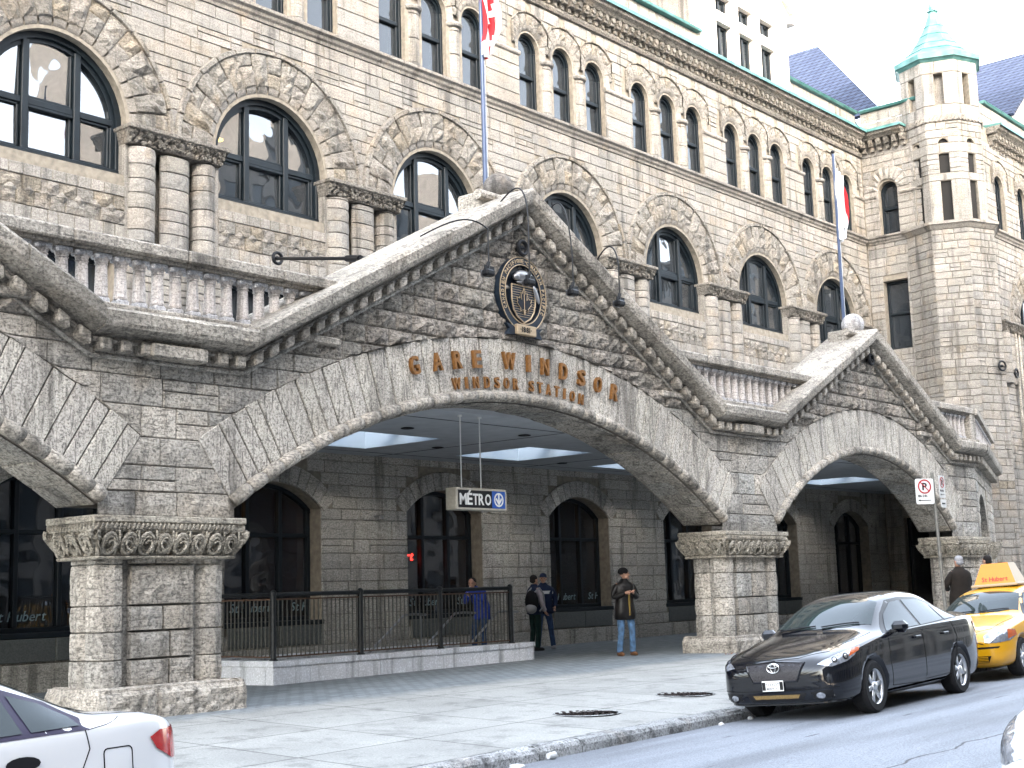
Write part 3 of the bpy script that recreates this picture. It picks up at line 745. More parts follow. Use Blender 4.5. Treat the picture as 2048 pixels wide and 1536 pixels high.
for i, c in enumerate([7.91 - PER / 2 + PER * j for j in range(1, 9)]):
    if c > 45.5: continue
    pc = c if c < 44.5 else 44.6
    o = D.objects.new('clustered_pier', PR[i % 2][0]); COL.objects.link(o); o.location = (c, YW, ZS); adopt(o, station)
    q = D.objects.new('capital', PR[i % 2][1]); COL.objects.link(q); q.parent = o
for c in ALLB:
    mb = MB(); md = MB(); hw = 1.42; P2 = FP(YW + .0)
    mb.cbox(c - hw - .04, c + hw + .04, YW + .04, YW + .5, 9.08, 9.29, .02)
    mb.ashlar(P2, lambda a, b: [(c - hw, c + hw)], 8.86, 9.08, h=(.2, .22), wd=(.25, .4), split=0, rough=.004, d=.02)
    mb.ashlar(P2, lambda a, b: [(c - hw, c + hw)], 8.05, 8.32, h=(.25, .27), wd=(.2, .35), split=0, rough=.004, d=.02)
    md.ashlar(P2, lambda a, b: [(c - hw, c + hw)], 8.32, 8.86, h=(.26, .28), wd=(.3, .45), split=0, rough=.035, d=.01)
    for i in range(8):
        x = c - hw + .2 + i * .335; z = 8.59; s = .13
        md.add([(x - s, YW + .0, z), (x, YW + .0, z - s), (x + s, YW + .0, z), (x, YW + .0, z + s), (x, YW - .09, z)], [(0, 1, 4), (1, 2, 4), (2, 3, 4), (3, 0, 4)])
    mb.build('window_spandrel', 'wall', station); md.build('diamond_panel', 'rock', station)
# ---- dormer above the cornice
mb = MB(); DX0, DX1 = 34.85, 40.2
dw = [36.1, 37.47, 38.83]
holes = []
for c in dw: holes += [rect(c - .45, c + .45, 17.75, 18.95), rect(c - .45, c + .45, 19.3, 19.85)]
out = [(DX0, 17.4), (DX1, 17.4), (DX1, 20.25), (DX1 + .3, 20.25), (DX1 + .3, 20.45), (37.52, 22.9), (DX0 - .3, 20.45), (DX0 - .3, 20.25), (DX0, 20.25)]
mb.poly(out, FP(YW - .05), holes, d0=-.45, d1=0, back=False)
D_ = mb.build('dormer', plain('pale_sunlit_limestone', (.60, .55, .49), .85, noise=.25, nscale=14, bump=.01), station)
for u_ in (DX0, DX1 - .3):
    mb = MB(); mb.box(u_, u_ + .3, YW + .4, YW + 5, 17.4, 20.3); q = mb.build('cheek', 'trim'); q.parent = D_
mb = MB(); f = MB(); g = MB()
for s in (-1, 1):      # gable coping
    a, b = (37.52, 23.02), (37.52 + s * 3.05, 20.42)
    vs = []
    for (x, z) in (a, b):
        for y in (YW - .2, YW + .5):
            for dz in (0, .2): vs.append((x, y, z + dz))
    mb.add(vs, [(0, 1, 5, 4), (2, 6, 7, 3), (0, 4, 6, 2), (1, 3, 7, 5), (4, 5, 7, 6)])
    mb.box(min(37.52 + s * 2.7, 37.52 + s * 3.1), max(37.52 + s * 2.7, 37.52 + s * 3.1), YW - .2, YW + .4, 20.2, 20.45)
    vs = [(37.52, YW + .3, 23.1), (37.52 + s * 3, YW + .3, 20.4), (37.52 + s * 3, YW + 6, 20.4), (37.52, YW + 6, 23.1)]
    mb.add(vs, [(0, 1, 2, 3)])
q = mb.build('coping', plain('coping_stone', (.42, .36, .31), .8, noise=.3, nscale=12)); q.parent = D_
# panes
DWt, DWs = rect_win(.88, 1.2, (0,), ()), rect_win(.88, .55, (0,), ())
for c in dw:
    for z, md_ in ((17.75, DWt), (19.3, DWs)):
        q = place('window', md_[0], None, (c, YW + .2, z)); q.parent = D_; g_q = place('pane', md_[1]); g_q.parent = q
# ---- roofs
def pln(mb, pts, th=.12, mi=0):
    P = [Vector(p) for p in pts]; n = (P[1] - P[0]).cross(P[2] - P[0]).normalized(); 
    if n.z < 0: P.reverse(); n = -n
    k = len(P); mb.add([*P, *[p - n * th for p in P]], [tuple(range(k)), tuple(range(2 * k - 1, k - 1, -1))] + [(i, k + i, k + (i + 1) % k, (i + 1) % k) for i in range(k)], mi)
mb = MB(); ms = MB()
pln(mb, [(5, 22.3, 18.1), (34.6, 22.3, 18.1), (34.6, 28, 23.5), (5, 28, 23.5)])
pln(mb, [(45.8, 20.8, 18.4), (51.4, 26, 24.0), (51.4, 42, 24.0), (45.8, 42, 18.4)])
pln(mb, [(51.1, 17.9, 18.9), (56.3, 17.9, 23.1), (56.3, 21.5, 23.1), (51.1, 21.5, 18.9)])
mb.build('roof', 'slate', station)
def prism(mb, prof, y0, y1):
    k = len(prof); vs = [(x, y, z) for y in (y0, y1) for x, z in prof]
    mb.add(vs, [(j, (j + 1) % k, k + (j + 1) % k, k + j) for j in range(k)] + [tuple(reversed(range(k))), tuple(range(k, 2 * k))])
mg = MB(); prism(mg, [(51.2, 17.0), (61.4, 17.0), (61.4, 18.8), (56.3, 22.9), (51.2, 18.8)], 18.0, 21.4); prism(mg, [(46.2, 17.0), (60, 17.0), (60, 18.5), (51.5, 23.75), (46.2, 18.45)], 26.2, 41.9); mg.build('roof_gable', 'wall', station)
pln(ms, [(45.9, 20.75, 18.4), (75, 20.75, 18.4), (75, 26, 24.0), (51.5, 26, 24.0)])
pln(ms, [(34.6, 22, 18.1), (45.9, 22, 18.1), (45.9, 40, 18.1), (34.6, 40, 18.1)]); pln(ms, [(5, 28, 23.4), (34.6, 28, 23.4), (34.6, 40, 18), (5, 40, 18)])
ms.build('snowy_roof', 'snow', station)
# ---- wing: side wall (faces left), front wall, corner turret
XW, YF = 45.3, 17.65; PS, PF = SP(XW), FP(YF)
PSX = 1
swh = [rect(-20.98, -20.06, 9.42, 11.92), halfarch(-20.57, .36, 13.58, 15.2, 12), rect(-20.85, -19.3, -.2, 3.5)]
mb = MB(); mb.poly(rect(-21.6, -18.6, -.3, 17.4), SP(XW + .03), swh, d0=-.5, d1=0, back=False)
fwh = []; WB = [50.75, 55.7, 60.7]
for c in WB: fwh += [halfarch(c, RA, ZSILL, ZS), rect(c - 1.25, c + 1.25, 5.4, 7.9), rect(c - 1.1, c + 1.1, .9, 3.8)]
WT = [48.3 + 2.2 * i for i in range(8)]
for c in WT: fwh.append(halfarch(c, .425, 13.58, 15.3, 12))
mb.poly(rect(46.6, 70, -.3, 17.35), FP(YF + .03), fwh, d0=-.5, d1=0, back=False)
wing = mb.build('wing_core', 'mortar', station)
mb = MB(); A1, B1 = -21.48, -18.7
def sp_side(va, vb):
    c = []
    if vb > 9.42 and va < 11.92: c.append((-20.98, -20.06))
    if vb > 13.5 and va < 15.3: c.append((-20.93, -20.21))
    elif 15.3 <= va < 15.95: c.append((-20.57 - .6, -20.57 + .6))
    if va < 3.5: c.append((-20.85, -19.3))
    return minus(A1, B1, c)
mb.ashlar(PS, sp_side, 0, 9.42, h=(.22, .36), wd=(.35, .8), rough=.01); mb.ashlar(PS, sp_side, 9.42, 13.3, h=(.22, .36), wd=(.35, .8), rough=.01)
mb.ashlar(PS, sp_side, 13.58, 15.3, rough=.01, h=(.2, .34), wd=(.3, .7)); mb.ashlar(PS, sp_side, 15.3, 16.75, rough=.012, h=(.2, .3), wd=(.3, .7))
mb.ashlar(SP(XW + .1), lambda a, b: [(A1, B1)], 17.45, 18.28, h=(.4, .43), wd=(1, 1.4), split=0)
for i in range(9):
    a0, a1 = -pi / 2 + pi * i / 9, -pi / 2 + pi * (i + 1) / 9
    mb.block(lambda u, v, d: (XW - d, 20.57 - v * sin(u), 15.25 + v * cos(u)), a0, a1, .38, .85, d=.04, rough=.03, ru=.7, cell=.1)
def sp_front(va, vb):
    c = []
    for w_ in WB:
        if vb > 9.42 and va < ZS: c.append((w_ - 1.4, w_ + 1.4))
        elif va >= ZS and va - ZS < 2.4: h = sqrt(2.4 ** 2 - (va - ZS) ** 2) - .1; c.append((w_ - h, w_ + h))
        if vb > 5.4 and va < 7.9: c.append((w_ - 1.25, w_ + 1.25))
        if vb > .9 and va < 3.8: c.append((w_ - 1.1, w_ + 1.1))
    for w_ in WT:
        if 13.5 < va < 15.3: c.append((w_ - .43, w_ + .43))
        elif 15.3 <= va < 16.2: h = sqrt(max(0, .93 ** 2 - (va - 15.3) ** 2)); c.append((w_ - h, w_ + h))
    return minus(46.9, 66, c)
for a, b in ((0, ZS), (ZS, 13.3), (13.58, 15.3), (15.3, 16.75)): mb.ashlar(PF, sp_front, a, b, h=(.22, .36), wd=(.4, .9), rough=.012)
mb.ashlar(FP(YF + .1), lambda a, b: [(47.2, 66)], 17.45, 18.28, h=(.4, .43), wd=(1, 1.4), split=0)
mb.build('wing_wall', 'wall', station)
for c in WT[:5]:
    add_window(station, (c, YF + .25, 13.58), *TW[k % 4], name='arched_window'); k += 1
    place('arch_surround', TS[k % 2][0], station, (c, YF, 15.3)); place('rolled_edge', TS[k % 2][1], station, (c, YF, 15.3))
for i, c in enumerate(WB):
    add_window(station, (c, YF + .33, ZS), *WF[i % 3], name='arched_window'); place('arch_surround', SR[i % 3][0], station, (c, YF, ZS)); place('rolled_edge', SR[i % 3][1], station, (c, YF, ZS))
    add_window(station, (c, YF + .42, 5.4), *fw1); add_window(station, (c, YF + .42, .93), *gw)
    o = place('clustered_pier', PR[i % 2][0], station, (c - 2.49, YF, ZS)); q = D.objects.new('capital', PR[i % 2][1]); COL.objects.link(q); q.parent = o
sw = rect_win(.94, 2.5, (), (1.3,)); add_window(station, (XW + .35, 20.52, 9.42), *sw, rotz=-pi / 2, name='window')
add_window(station, (XW + .35, 20.57, 13.58), *trip_window(.74, 1.62), rotz=-pi / 2, name='arched_window')
add_window(station, (XW + .35, 20.08, 0), *rect_win(1.6, 3.5, (0,), (2.5,)), rotz=-pi / 2, name='window')
def extr_y(mb, prof, x, y0, y1, step=1.2):
    """same moulding on a wall facing -X: prof=[(offset outward negative, z)]"""
    k = len(prof); y = y0
    while y < y1 - .01:
        e = min(y1, y + step)
        vs = [(x + (a - YW), yy, z) for yy in (y + .004, e - .004) for a, z in prof]
        mb.add(vs, [(j, k + j, k + (j + 1) % k, (j + 1) % k) for j in range(k)] + [tuple(range(k)), tuple(reversed(range(k, 2 * k)))]); y = e
mb = MB(); extr(mb, [(a - YW + YF, z) for a, z in SC], 47.4, 66); mb.build('string_course', 'trim', station); mb = MB(); extr_y(mb, SC, XW, 18.7, 21.4)
mb.tube([(XW, 21.4, 15.05), (XW, 21.0, 15.05)], .07); mb.tube([(XW, 20.1, 15.05), (XW, 18.8, 15.05)], .07)
mb.build('string_course', 'trim', station)
for (ax, a, b) in (('y', 19.7, 21.3), ('x', 47.6, 64)):
    mb = MB(); u = a
    if ax == 'y': extr_y(mb, CO, XW, 19.75, 21.45)
    else: extr(mb, [(p - YW + YF, z) for p, z in CO], 47.5, 66)
    while u < b:
        if ax == 'y':
            mb.lathe([(0, 0), (.085, 0), (.085, .3), (0, .3)], (XW - .31, u + .08, 17.03), 8, 'X'); mb.box(XW - .26, XW + .05, u, u + .17, 16.88, 17.12); mb.box(XW - .14, XW + .05, u + .02, u + .15, 16.7, 16.9)
        else:
            mb.lathe([(0, 0), (.085, 0), (.085, .3), (0, .3)], (u + .08, YF - .31, 17.03), 8, 'Y'); mb.box(u, u + .17, YF - .26, YF + .05, 16.88, 17.12); mb.box(u + .02, u + .15, YF - .14, YF + .05, 16.7, 16.9)
        u += .3
    mb.build('cornice', 'carve', station)
mc = MB(); CF = [(YW + .2, 17.362), (YW - .53, 17.362), (YW - .55, 17.33), (YW - .56, 17.33), (YW - .56, 17.43), (YW + .2, 17.47)]; CP = [(YW, 18.29), (YW + .5, 18.29), (YW + .5, 18.38), (YW, 18.4), (YW - .06, 18.36)]
extr_y(mc, CF, XW, 19.7, 21.0, 3); extr(mc, [(a - YW + YF, z) for a, z in CF], 47.5, 66, step=3); extr_y(mc, CP, XW, 18.9, 21.45, 3); extr(mc, [(a - YW + YF, z) for a, z in CP], 47.5, 66, step=3)
mc.build('copper_flashing', 'copper', station)
# turret
TX, TY = 46.4, 18.85
def OP(i, R):
    """face i of the octagon between corners i*45 and (i+1)*45 degrees"""
    a = rad(45 * i + 22.5); n = Vector((cos(a), sin(a), 0)); t = Vector((-sin(a), cos(a), 0)); ap = R * cos(pi / 8)
    return lambda u, v, d=0: tuple(Vector((TX, TY, v)) + n * (ap + d) + t * u)
mb = MB(); mt = MB(); mk = MB(); rb = MB()
def tface(R, i, z0, z1, holes=(), mat=None, rough=.006, h=(.22, .34), cuts=None, **kw):
    s = R * sin(pi / 8); P = OP(i, R)
    mk.poly(rect(-s, s, z0, z1), OP(i, R - .03), holes, d0=-.25, d1=0, back=True)
    (mat or mb).ashlar(P, cuts or (lambda a, b: [(-s, s)]), z0, z1, h=h, wd=(.3, .6), rough=rough, g=.006, b=.014, **kw)
for i in (2, 3, 4, 5, 6, 7):
    for z0, z1, rr, mm in ((-.3, 4.3, .008, mb), (4.3, 4.55, .05, rb), (4.55, 8.2, .008, mb), (8.2, 8.45, .05, rb), (8.45, 8.95, .008, mb), (8.95, 9.2, .05, rb), (9.2, 13.3, .01, mb)):
        tface(1.58, i, z0, z1, rough=rr, mat=mm, h=(.22, .3))
for i in range(1, 8):
    R = 1.42; s = R * sin(pi / 8); hw = .17
    cu = lambda lo, hi: (lambda a, b: minus(-s, s, [(-hw, hw)] if b > lo + .02 and a < hi - .02 else []))
    tface(R, i, 13.58, 15.07, [rect(-hw, hw, 13.6, 15.06)], cuts=cu(13.58, 15.07), h=(1.4, 1.5), split=0, rough=.002)
    tface(R, i, 15.07, 15.33, h=(.26, .27), split=0, rough=.002); tface(R, i, 15.33, 16.05, [rect(-hw, hw, 15.34, 16.04)], cuts=cu(15.33, 16.05), rough=.02, h=(.14, .2), split=0)
    tface(R, i, 16.05, 16.4, h=(.35, .36), split=0, rough=.002); tface(R, i, 16.4, 16.62, [[(-hw, 16.42), (hw, 16.42)] + [(hw * cos(t), 16.42 + hw * sin(t)) for t in fr(0, pi, 8)]], cuts=cu(16.4, 16.6), h=(.2, .22), split=0, rough=.004)
    tface(R, i, 16.62, 17.2, rough=.015, h=(.2, .3)); tface(R, i, 17.42, 17.8, h=(.38, .4), split=0)
    tface(R, i, 17.8, 18.98, [rect(-.15, .15, 17.82, 18.97)], cuts=lambda a, b: minus(-s, s, [(-.15, .15)]), h=(1.1, 1.2), split=0, rough=.002); tface(R, i, 18.98, 19.42, h=(.4, .45), split=0, rough=.002)
    P = OP(i, R)
    mt.box(-s - .01, s + .01, -.02, .04, 0, .22, P=lambda a, b, c: P(a, 17.2 + c, b))
    for q in range(7): mt.tube([P(-s + .02 + q * .152, 17.22, .045), P(-s + .14 + q * .152, 17.40, .045)], .045, 6)
for (R0, z0, R1, z1) in ((1.60, 13.3, 1.74, 13.46), (1.78, 13.46, 1.78, 13.56), (1.78, 13.56, 1.4, 13.60)):
    mt.lathe([(R0, z0), (R1, z1)], (TX, TY, 0), 8)
mb_ = mb.build('turret', 'wall', station)
for nm, q, mm in (('core', mk, 'mortar'), ('moulding', mt, 'trim'), ('rockfaced_band', rb, 'rock')):
    o = q.build(nm, mm); o.parent = mb_
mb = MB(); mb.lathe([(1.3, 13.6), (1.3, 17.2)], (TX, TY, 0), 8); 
o = mb.build('dark_interior', 'dark'); o.parent = mb_; mb = MB(); mb.lathe([(1.08, 17.3), (1.08, 19.4)], (TX, TY, 0), 8); o = mb.build('niche_backing', 'trim'); o.parent = mb_
mb = MB(); mb.lathe([(1.36, 19.38), (1.46, 19.46), (1.5, 19.5), (1.56, 19.52), (1.58, 19.52), (1.6, 19.70), (1.53, 19.72)], (TX, TY, 0), 8)
rl_ = [(1.53, 19.71), (1.28, 19.90), (.98, 20.15), (.70, 20.55), (.46, 20.95), (.30, 21.3), (.20, 21.6), (.15, 21.72), (.22, 21.75), (.2, 21.79), (.1, 21.80)]
mb.lathe(rl_, (TX, TY, 0), 8); mb.lathe([(0.001, 21.78), (.12, 21.84), (.15, 21.93), (.12, 22.03), (.03, 22.08), (.001, 22.12)], (TX, TY, 0), 14)
for r, z in ((1.13, 20.03), (.84, 20.35), (.58, 20.75), (.38, 21.12)): mb.lathe([(r + .012, z), (r + .02, z + .012), (r + .0, z + .022)], (TX, TY, 0), 8)
o = mb.build('spire', 'copper'); o.parent = mb_
mb = MB(); mb.tube([(48.35, YF - .1, 0.2), (48.35, YF - .1, 9.9)], .05); mb.tube([(48.7, YF - .1, 0.2), (48.7, YF - .1, 9.9)], .04); mb.build('downpipe', 'atrim', station)
# dark rooms behind the windows
mb = MB()
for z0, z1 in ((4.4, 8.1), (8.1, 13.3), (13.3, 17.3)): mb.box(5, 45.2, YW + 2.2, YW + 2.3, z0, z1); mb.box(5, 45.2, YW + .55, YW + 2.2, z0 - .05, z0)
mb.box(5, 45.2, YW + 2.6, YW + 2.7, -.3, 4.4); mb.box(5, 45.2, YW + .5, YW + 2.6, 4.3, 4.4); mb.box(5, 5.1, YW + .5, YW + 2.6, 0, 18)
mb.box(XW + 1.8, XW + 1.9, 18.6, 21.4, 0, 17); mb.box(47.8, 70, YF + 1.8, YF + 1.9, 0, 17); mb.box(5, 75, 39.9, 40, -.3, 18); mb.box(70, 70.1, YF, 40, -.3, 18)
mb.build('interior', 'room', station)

# ================================================================ arcade in front
YA = 14.5; PA = FP(YA)
arc = thing('entrance_arcade', 'grey weathered stone arcade of wide low arches under gabled copings, built along the pavement', 'arcade', (20, 15, 0))
AR = [(3.35, -6.04, 10.5, .606), (17.34, -6.04, 10.5, .606), (29.9, -2.39, 6.7, .73)]
CPT = [(-3, 4.57), (3.35, 7.7), (9.15, 4.57), (11.48, 4.57), (17.3, 7.68), (23.02, 4.57), (25.45, 4.57), (29.95, 6.88), (34.4, 4.57), (36.1, 4.57)]
def zc(x):
    for (a, za), (b, zb) in zip(CPT, CPT[1:]):
        if x <= b: return za + (zb - za) * (max(a, x) - a) / (b - a)
    return CPT[-1][1]
XE = 36.1
def sp_arc(va, vb):
    c = []
    for cx, cz, R, a in AR:
        hs = R * sin(a); Re = R + .92
        q = sqrt(Re * Re - (vb - cz) ** 2) if vb - cz < Re else -1; l_ = hs + max(0, va - 2.6) * math.tan(a)
        if min(q, l_) > 0: c.append((cx - min(q, l_) + .02, cx + min(q, l_) - .02))
    out = minus(4.0, XE, c); r = []
    for p, q in out:      # keep what is under the coping
        x = p
        while x < q - .1:
            while x < q and zc(x) < va + .1: x += .05
            y = x
            while y < q and zc(y) >= va + .1: y += .05
            if y - x > .15: r.append((x, min(y, q)))
            x = y + .05
    return r
def clampc(u, v):
    for cx, cz, R, a in AR:
        hs = R * sin(a); ze = cz + (R + 1.04) * cos(a)
        if v < ze:
            l_ = hs + max(0, v - 2.6) * math.tan(a)
            if abs(u - cx) < l_: u = cx + (l_ if u > cx else -l_)
        else:
            dd = math.hypot(u - cx, v - cz)
            if dd < R + 1.04:
                v = cz + sqrt(max(0, (R + 1.04) ** 2 - (u - cx) ** 2)) if abs(u - cx) < R + 1.04 else v
    return (u, min(v, zc(u) - .01))
def part_of(lo, hi): return lambda va, vb: [(max(p, lo), min(q, hi)) for p, q in sp_arc(va, vb) if min(q, hi) - max(p, lo) > .1]
for lo, hi in ((4, 17.34), (17.34, 29.9), (29.9, 37)):
    mb = MB(); mb.ashlar(PA, part_of(lo, hi), 2.44, 4.75, h=(.3, .44), wd=(.4, 1.0), split=.14, rough=.018, d=.0, clamp=clampc); mb.build('arcade_wall', 'awall', arc)
for lo, hi in ((4, 10.3), (10.3, 24.2), (24.2, 37)):
    mb = MB(); mb.ashlar(PA, part_of(lo, hi), 4.75, 7.7, h=(.27, .33), wd=(.28, .55), split=.0, rough=.043, d=.0, cell=.09, g=.004, b=.024, dep=.02, clamp=clampc); mb.build('rockfaced_gable', 'arock', arc)
# core slab
pts = [(4.0, 2.42)] if False else []
out = [(4.0, zc(4.0) + .1)]
top = [(x, z + .05) for x, z in CPT if 4.0 < x]
low = []
for cx, cz, R, a in AR:
    low += [(cx + (R + .0) * sin(t), cz + (R + .0) * cos(t)) for t in fr(-a, a, 40) if cx + R * sin(t) > 4.0]
low = [(4.0, cz_) for cz_ in ()] + low
outer = [(4.0, -6.04 + sqrt(10.5 ** 2 - .65 ** 2))] + low + [(XE, low[-1][1])] + top[::-1] + [(4.0, zc(4.0) + .05)]
mb = MB(); mb.poly(outer, FP(YA + .03), d0=-.9, d1=0); mb.build('arcade_core', 'amortar', arc)
for cx, cz, R, a in AR:
    mb = MB(); mr_ = MB(); ms_ = MB()
    P = lambda u, v, d: (cx + v * sin(u), YA - d, cz + v * cos(u))
    n = int(2 * a * R / .26); cuts = [-a]
    while cuts[-1] < a: cuts.append(cuts[-1] + random.uniform(.2, .38) / R)
    cuts[-1] = a
    for p, q in zip(cuts, cuts[1:]):
        if cx + R * sin(q) < 4: continue
        mb.block(P, p, q, R + .16, R + 1.04 + random.uniform(-.012, .012), d=.015, rough=.012, ru=R, cell=.2, g=.006, b=.012)
    t = -a
    while t < a - .001:       # roll moulding in short lengths
        e = min(a, t + random.uniform(.28, .42) / R)
        if cx + R * sin(e) > 4: mr_.tube([(cx + (R + .085) * sin(s), YA - .02, cz + (R + .085) * cos(s)) for s in fr(t + .0006, e - .0006, 3)], [.088, .098, .098, .088], 12)
        t = e
    t = -a
    while t < a - .001:       # soffit stones
        e = min(a, t + random.uniform(.4, .55) / R); y = YA + .05
        for y1 in (YA + .32, YA + .9):
            if cx + R * sin(e) > 4: ms_.block(lambda u, v, d: (cx + (R - d) * sin(-u), v, cz + (R - d) * cos(-u)), -e, -t, y, y1, d=.02 if y1 > YA + .5 else .035, rough=.012, ru=R, cell=.2)
            y = y1
        t = e
    mb.build('arch_voussoirs', 'avous', arc); mr_.build('roll_moulding', 'atrim', arc, smooth=True); ms_.build('arch_soffit', 'awall', arc)
# coping, dentils
CPR = [(15.22, 0), (14.44, 0), (14.40, .05), (14.24, .085), (14.14, .12), (14.11, .17), (14.09, .30), (14.13, .345), (15.22, .39)]
mb = MB(); md = MB(); mm = MB()
for (a, za), (b, zb) in zip(CPT, CPT[1:]):
    if b < 4: continue
    md = MB(); x = max(a, 4.0); k = len(CPR); sl_ = sqrt(1 + ((zb - za) / (b - a)) ** 2)
    while x < b - .01:
        e = min(b, x + random.uniform(1.0, 1.5)); e = b if b - e < .35 else e; j_ = random.uniform(-.012, .012)
        vs = []; n = 3
        for xx in fr(x + .004, e - .004, n):
            for i, (y, dz) in enumerate(CPR): vs.append((xx, y + (j_ + random.uniform(-.01, .01) if 3 <= i <= 7 else 0), zc(xx) + dz * sl_ + (random.uniform(-.008, .008) if 4 <= i <= 7 else 0)))
        mb.add(vs, [(i * k + j, (i + 1) * k + j, (i + 1) * k + (j + 1) % k, i * k + (j + 1) % k) for i in range(n) for j in range(k)] + [tuple(range(k)), tuple(n * k + j for j in reversed(range(k)))])
        x = e
    n = int((b - max(a, 4)) / .275); w_ = (b - max(a, 4)) / max(1, n)
    if zb != za or True:
        for i in range(n):
            if zb == za and a > 9 and 2 <= i <= n - 3 and i % 1 == 0 and b - a < 3 and n > 6 and i in range(n // 2 - 1, n // 2 + 2):
                continue
            x0 = max(a, 4) + i * w_ + .05; x1 = x0 + w_ * .56
            md.cbox(x0, x1, 14.28 + random.uniform(-.01, .01), 14.5, -.15, .005, .022, P=lambda x, y, z: (x, y, zc(x) + z))
    if zb == za and n > 6: md.cbox(a + (b - a) / 2 - .42, a + (b - a) / 2 + .42, 14.22, 14.5, zc(a) - .17, zc(a) + .004, .02)
    md.box(max(a, 4), b, 14.46, 14.52, -.16, 0, P=lambda x, y, z: (x, y, zc(x) + z)); md.build('dentils', 'atrim', arc)
    mm.tube([(max(a, 4), 14.46, zc(max(a, 4)) - .2), (b, 14.46, zb - .2)], .035, 6)
    mm.tube([(max(a, 4), 14.40, zc(max(a, 4)) - .01), (b, 14.40, zb - .01)], .03, 6)
mb.build('coping', 'atrim', arc); mm.build('bed_moulding', 'awall', arc)
# pillars: shaft, capital, base
def pillar(x0, x1, ylen, seed, xm=0, dens=1):
    """x0..x1 capital extent, centred body"""
    cx = (x0 + x1) / 2; hw = (x1 - x0) / 2 - .27; y0, y1 = YA - .05, YA + ylen
    mb = MB(); cy = (y0 + y1) / 2; hd = (y1 - y0) / 2
    mb.box(cx - hw + .1, cx + hw - .1, y0 + .14, y1 - .1, 0, 2.1)
    cu = [.36]
    while cu[-1] < 1.93: cu.append(min(1.94, cu[-1] + random.uniform(.3, .5)))
    for a, b in zip(cu, cu[1:]):
        for sx in (-1, 1):
            for sy in (-1, 1):     # round corner shafts
                r = .215; px, py = cx + sx * (hw - r), (y0 + r if sy < 0 else y1 - r)
                mb.block(lambda u, v, d: (px + (r + d) * sin(u), py - (r + d) * cos(u), v), -pi * .98, pi * .98, a, b, rough=.008, ru=r, cell=.13, nmax=12, g=.004)
        u = -hw + .47; e = hw - .5      # front stones, slightly recessed
        segs = [u, u + (e - u) * random.uniform(.3, .65), e] if random.random() < .75 else [u, e]
        for p, q in zip(segs, segs[1:]): mb.block(FP(y0 + .05), cx + p, cx + q, a, b, rough=.018, cell=.1, g=.005, dep=.08)
        mb.block(lambda u_, v, d: (cx - hw + .06 - d, -u_, v), -(y1 - .45), -(y0 + .45), a, b, rough=.015, g=.005)
        mb.block(lambda u_, v, d: (cx + hw - .06 + d, u_, v), (y0 + .45), (y1 - .45), a, b, rough=.015, g=.005)
    o = mb.build('pillar', 'awall', arc)
    # capital
    mc = MB(); z0, z1 = 1.93, 2.43; hb = hw + .06
    faces = [(FP(y0), cx - hb, cx + hb, 1), (lambda u, v, d=0: (cx - hw - d, -u, v), -(y1 + .05), -(y0 - .05), 2), (lambda u, v, d=0: (cx + hw + d, u, v), y0 - .05, y1 + .05, 3)]
    fl = lambda t: .02 + .14 * sin(min(1, t) * pi / 2) ** 1.1
    for P, u0, u1, sd in faces:
        rn = random.Random(seed * 10 + sd); nu = int((u1 - u0) / .03); nv = 10; vs = []
        for j in range(nv + 1):
            t = j / nv
            for i in range(nu + 1):
                uc = (u0 + u1) / 2; uu = uc + (u0 + (u1 - u0) * i / nu - uc) * (1 + (fl(t)) / ((u1 - u0) / 2))
                vs.append(P(uu, z0 + .03 + t * .30, fl(t) + (0 if i in (0, nu) or j in (0, nv) else rn.choice((-.075, -.04, -.01)))))
        A = nu + 1; mc.add(vs, [(j * A + i, j * A + i + 1, (j + 1) * A + i + 1, (j + 1) * A + i) for j in range(nv) for i in range(nu)])
        n = max(3, int((u1 - u0) / .24))
        for i in range(n):      # scrolled leaf rings
            uc = u0 + (u1 - u0) * (i + .5) / n + rn.uniform(-.01, .01); rr = rn.uniform(.085, .108); zc_ = z0 + .17; tw = 1 if i % 2 else -1
            for q, (ra, th) in enumerate(((rr, .02), (rr * .66, .014))):
                mc.tube([P(uc + ra * .95 * cos(w), zc_ + ra * 1.2 * sin(w), fl(.45 + .32 * sin(w)) + .02) for w in fr(0, 2 * pi, 14)], th, 5)
            mc.tube([P(uc + tw * (.02 + .012 * w) * cos(w), zc_ + .02 * w * sin(w) * .9 + .0, fl(.5) + .03 + .004 * w) for w in fr(0, 4.5, 9)], .013, 5)
            mc.tube([P(uc + rr * 1.1, zc_ - .12, fl(.1) + .02), P(uc + rr * 1.25, zc_ + .02, fl(.5) + .03), P(uc + rr * 1.0, zc_ + .15, fl(.95) + .03)], .013, 5)
            for w in range(5): mc.tube([P(uc + (w - 2) * .025, z0 + .04, fl(0) + .02), P(uc + (w - 2) * .045, z0 + .09, fl(.2) + .035)], .009, 4)
        for i in range(int((u1 - u0 + .3) / .07)):   # leaf tips of the upper band
            u = u0 - .08 + i * .062
            mc.tube([P(u, z1 - .155, .145), P(u + .03, z1 - .09, .165)], .016, 5)
    for s in (-1, 1):        # corner volutes
        for yy, sg in ((y0, -1), (y1, 1)):
            px, py = cx + s * (hw + .12), yy + sg * .11
            mc.tube([(px + s * (.012 * w) * cos(w), py, 2.22 + .012 * w * sin(w)) for w in fr(0, 7, 14)], .028, 6)
            mc.tube([(cx + s * (hw + .04), yy + sg * .03, 1.97), (cx + s * (hw + .08), yy + sg * .06, 2.08), (px, py, 2.2)], .035, 6)
    B = hw + .175
    mc.cbox(cx - B, cx + B, y0 - .155, y1 + .14, 2.35, 2.435, .012); mc.cbox(cx - B + .025, cx + B - .025, y0 - .13, y1 + .11, 2.25, 2.355, .01)
    mc.cbox(cx - hw - .07, cx + hw + .07, y0 - .07, y1 + .07, 1.915, 1.955, .018)
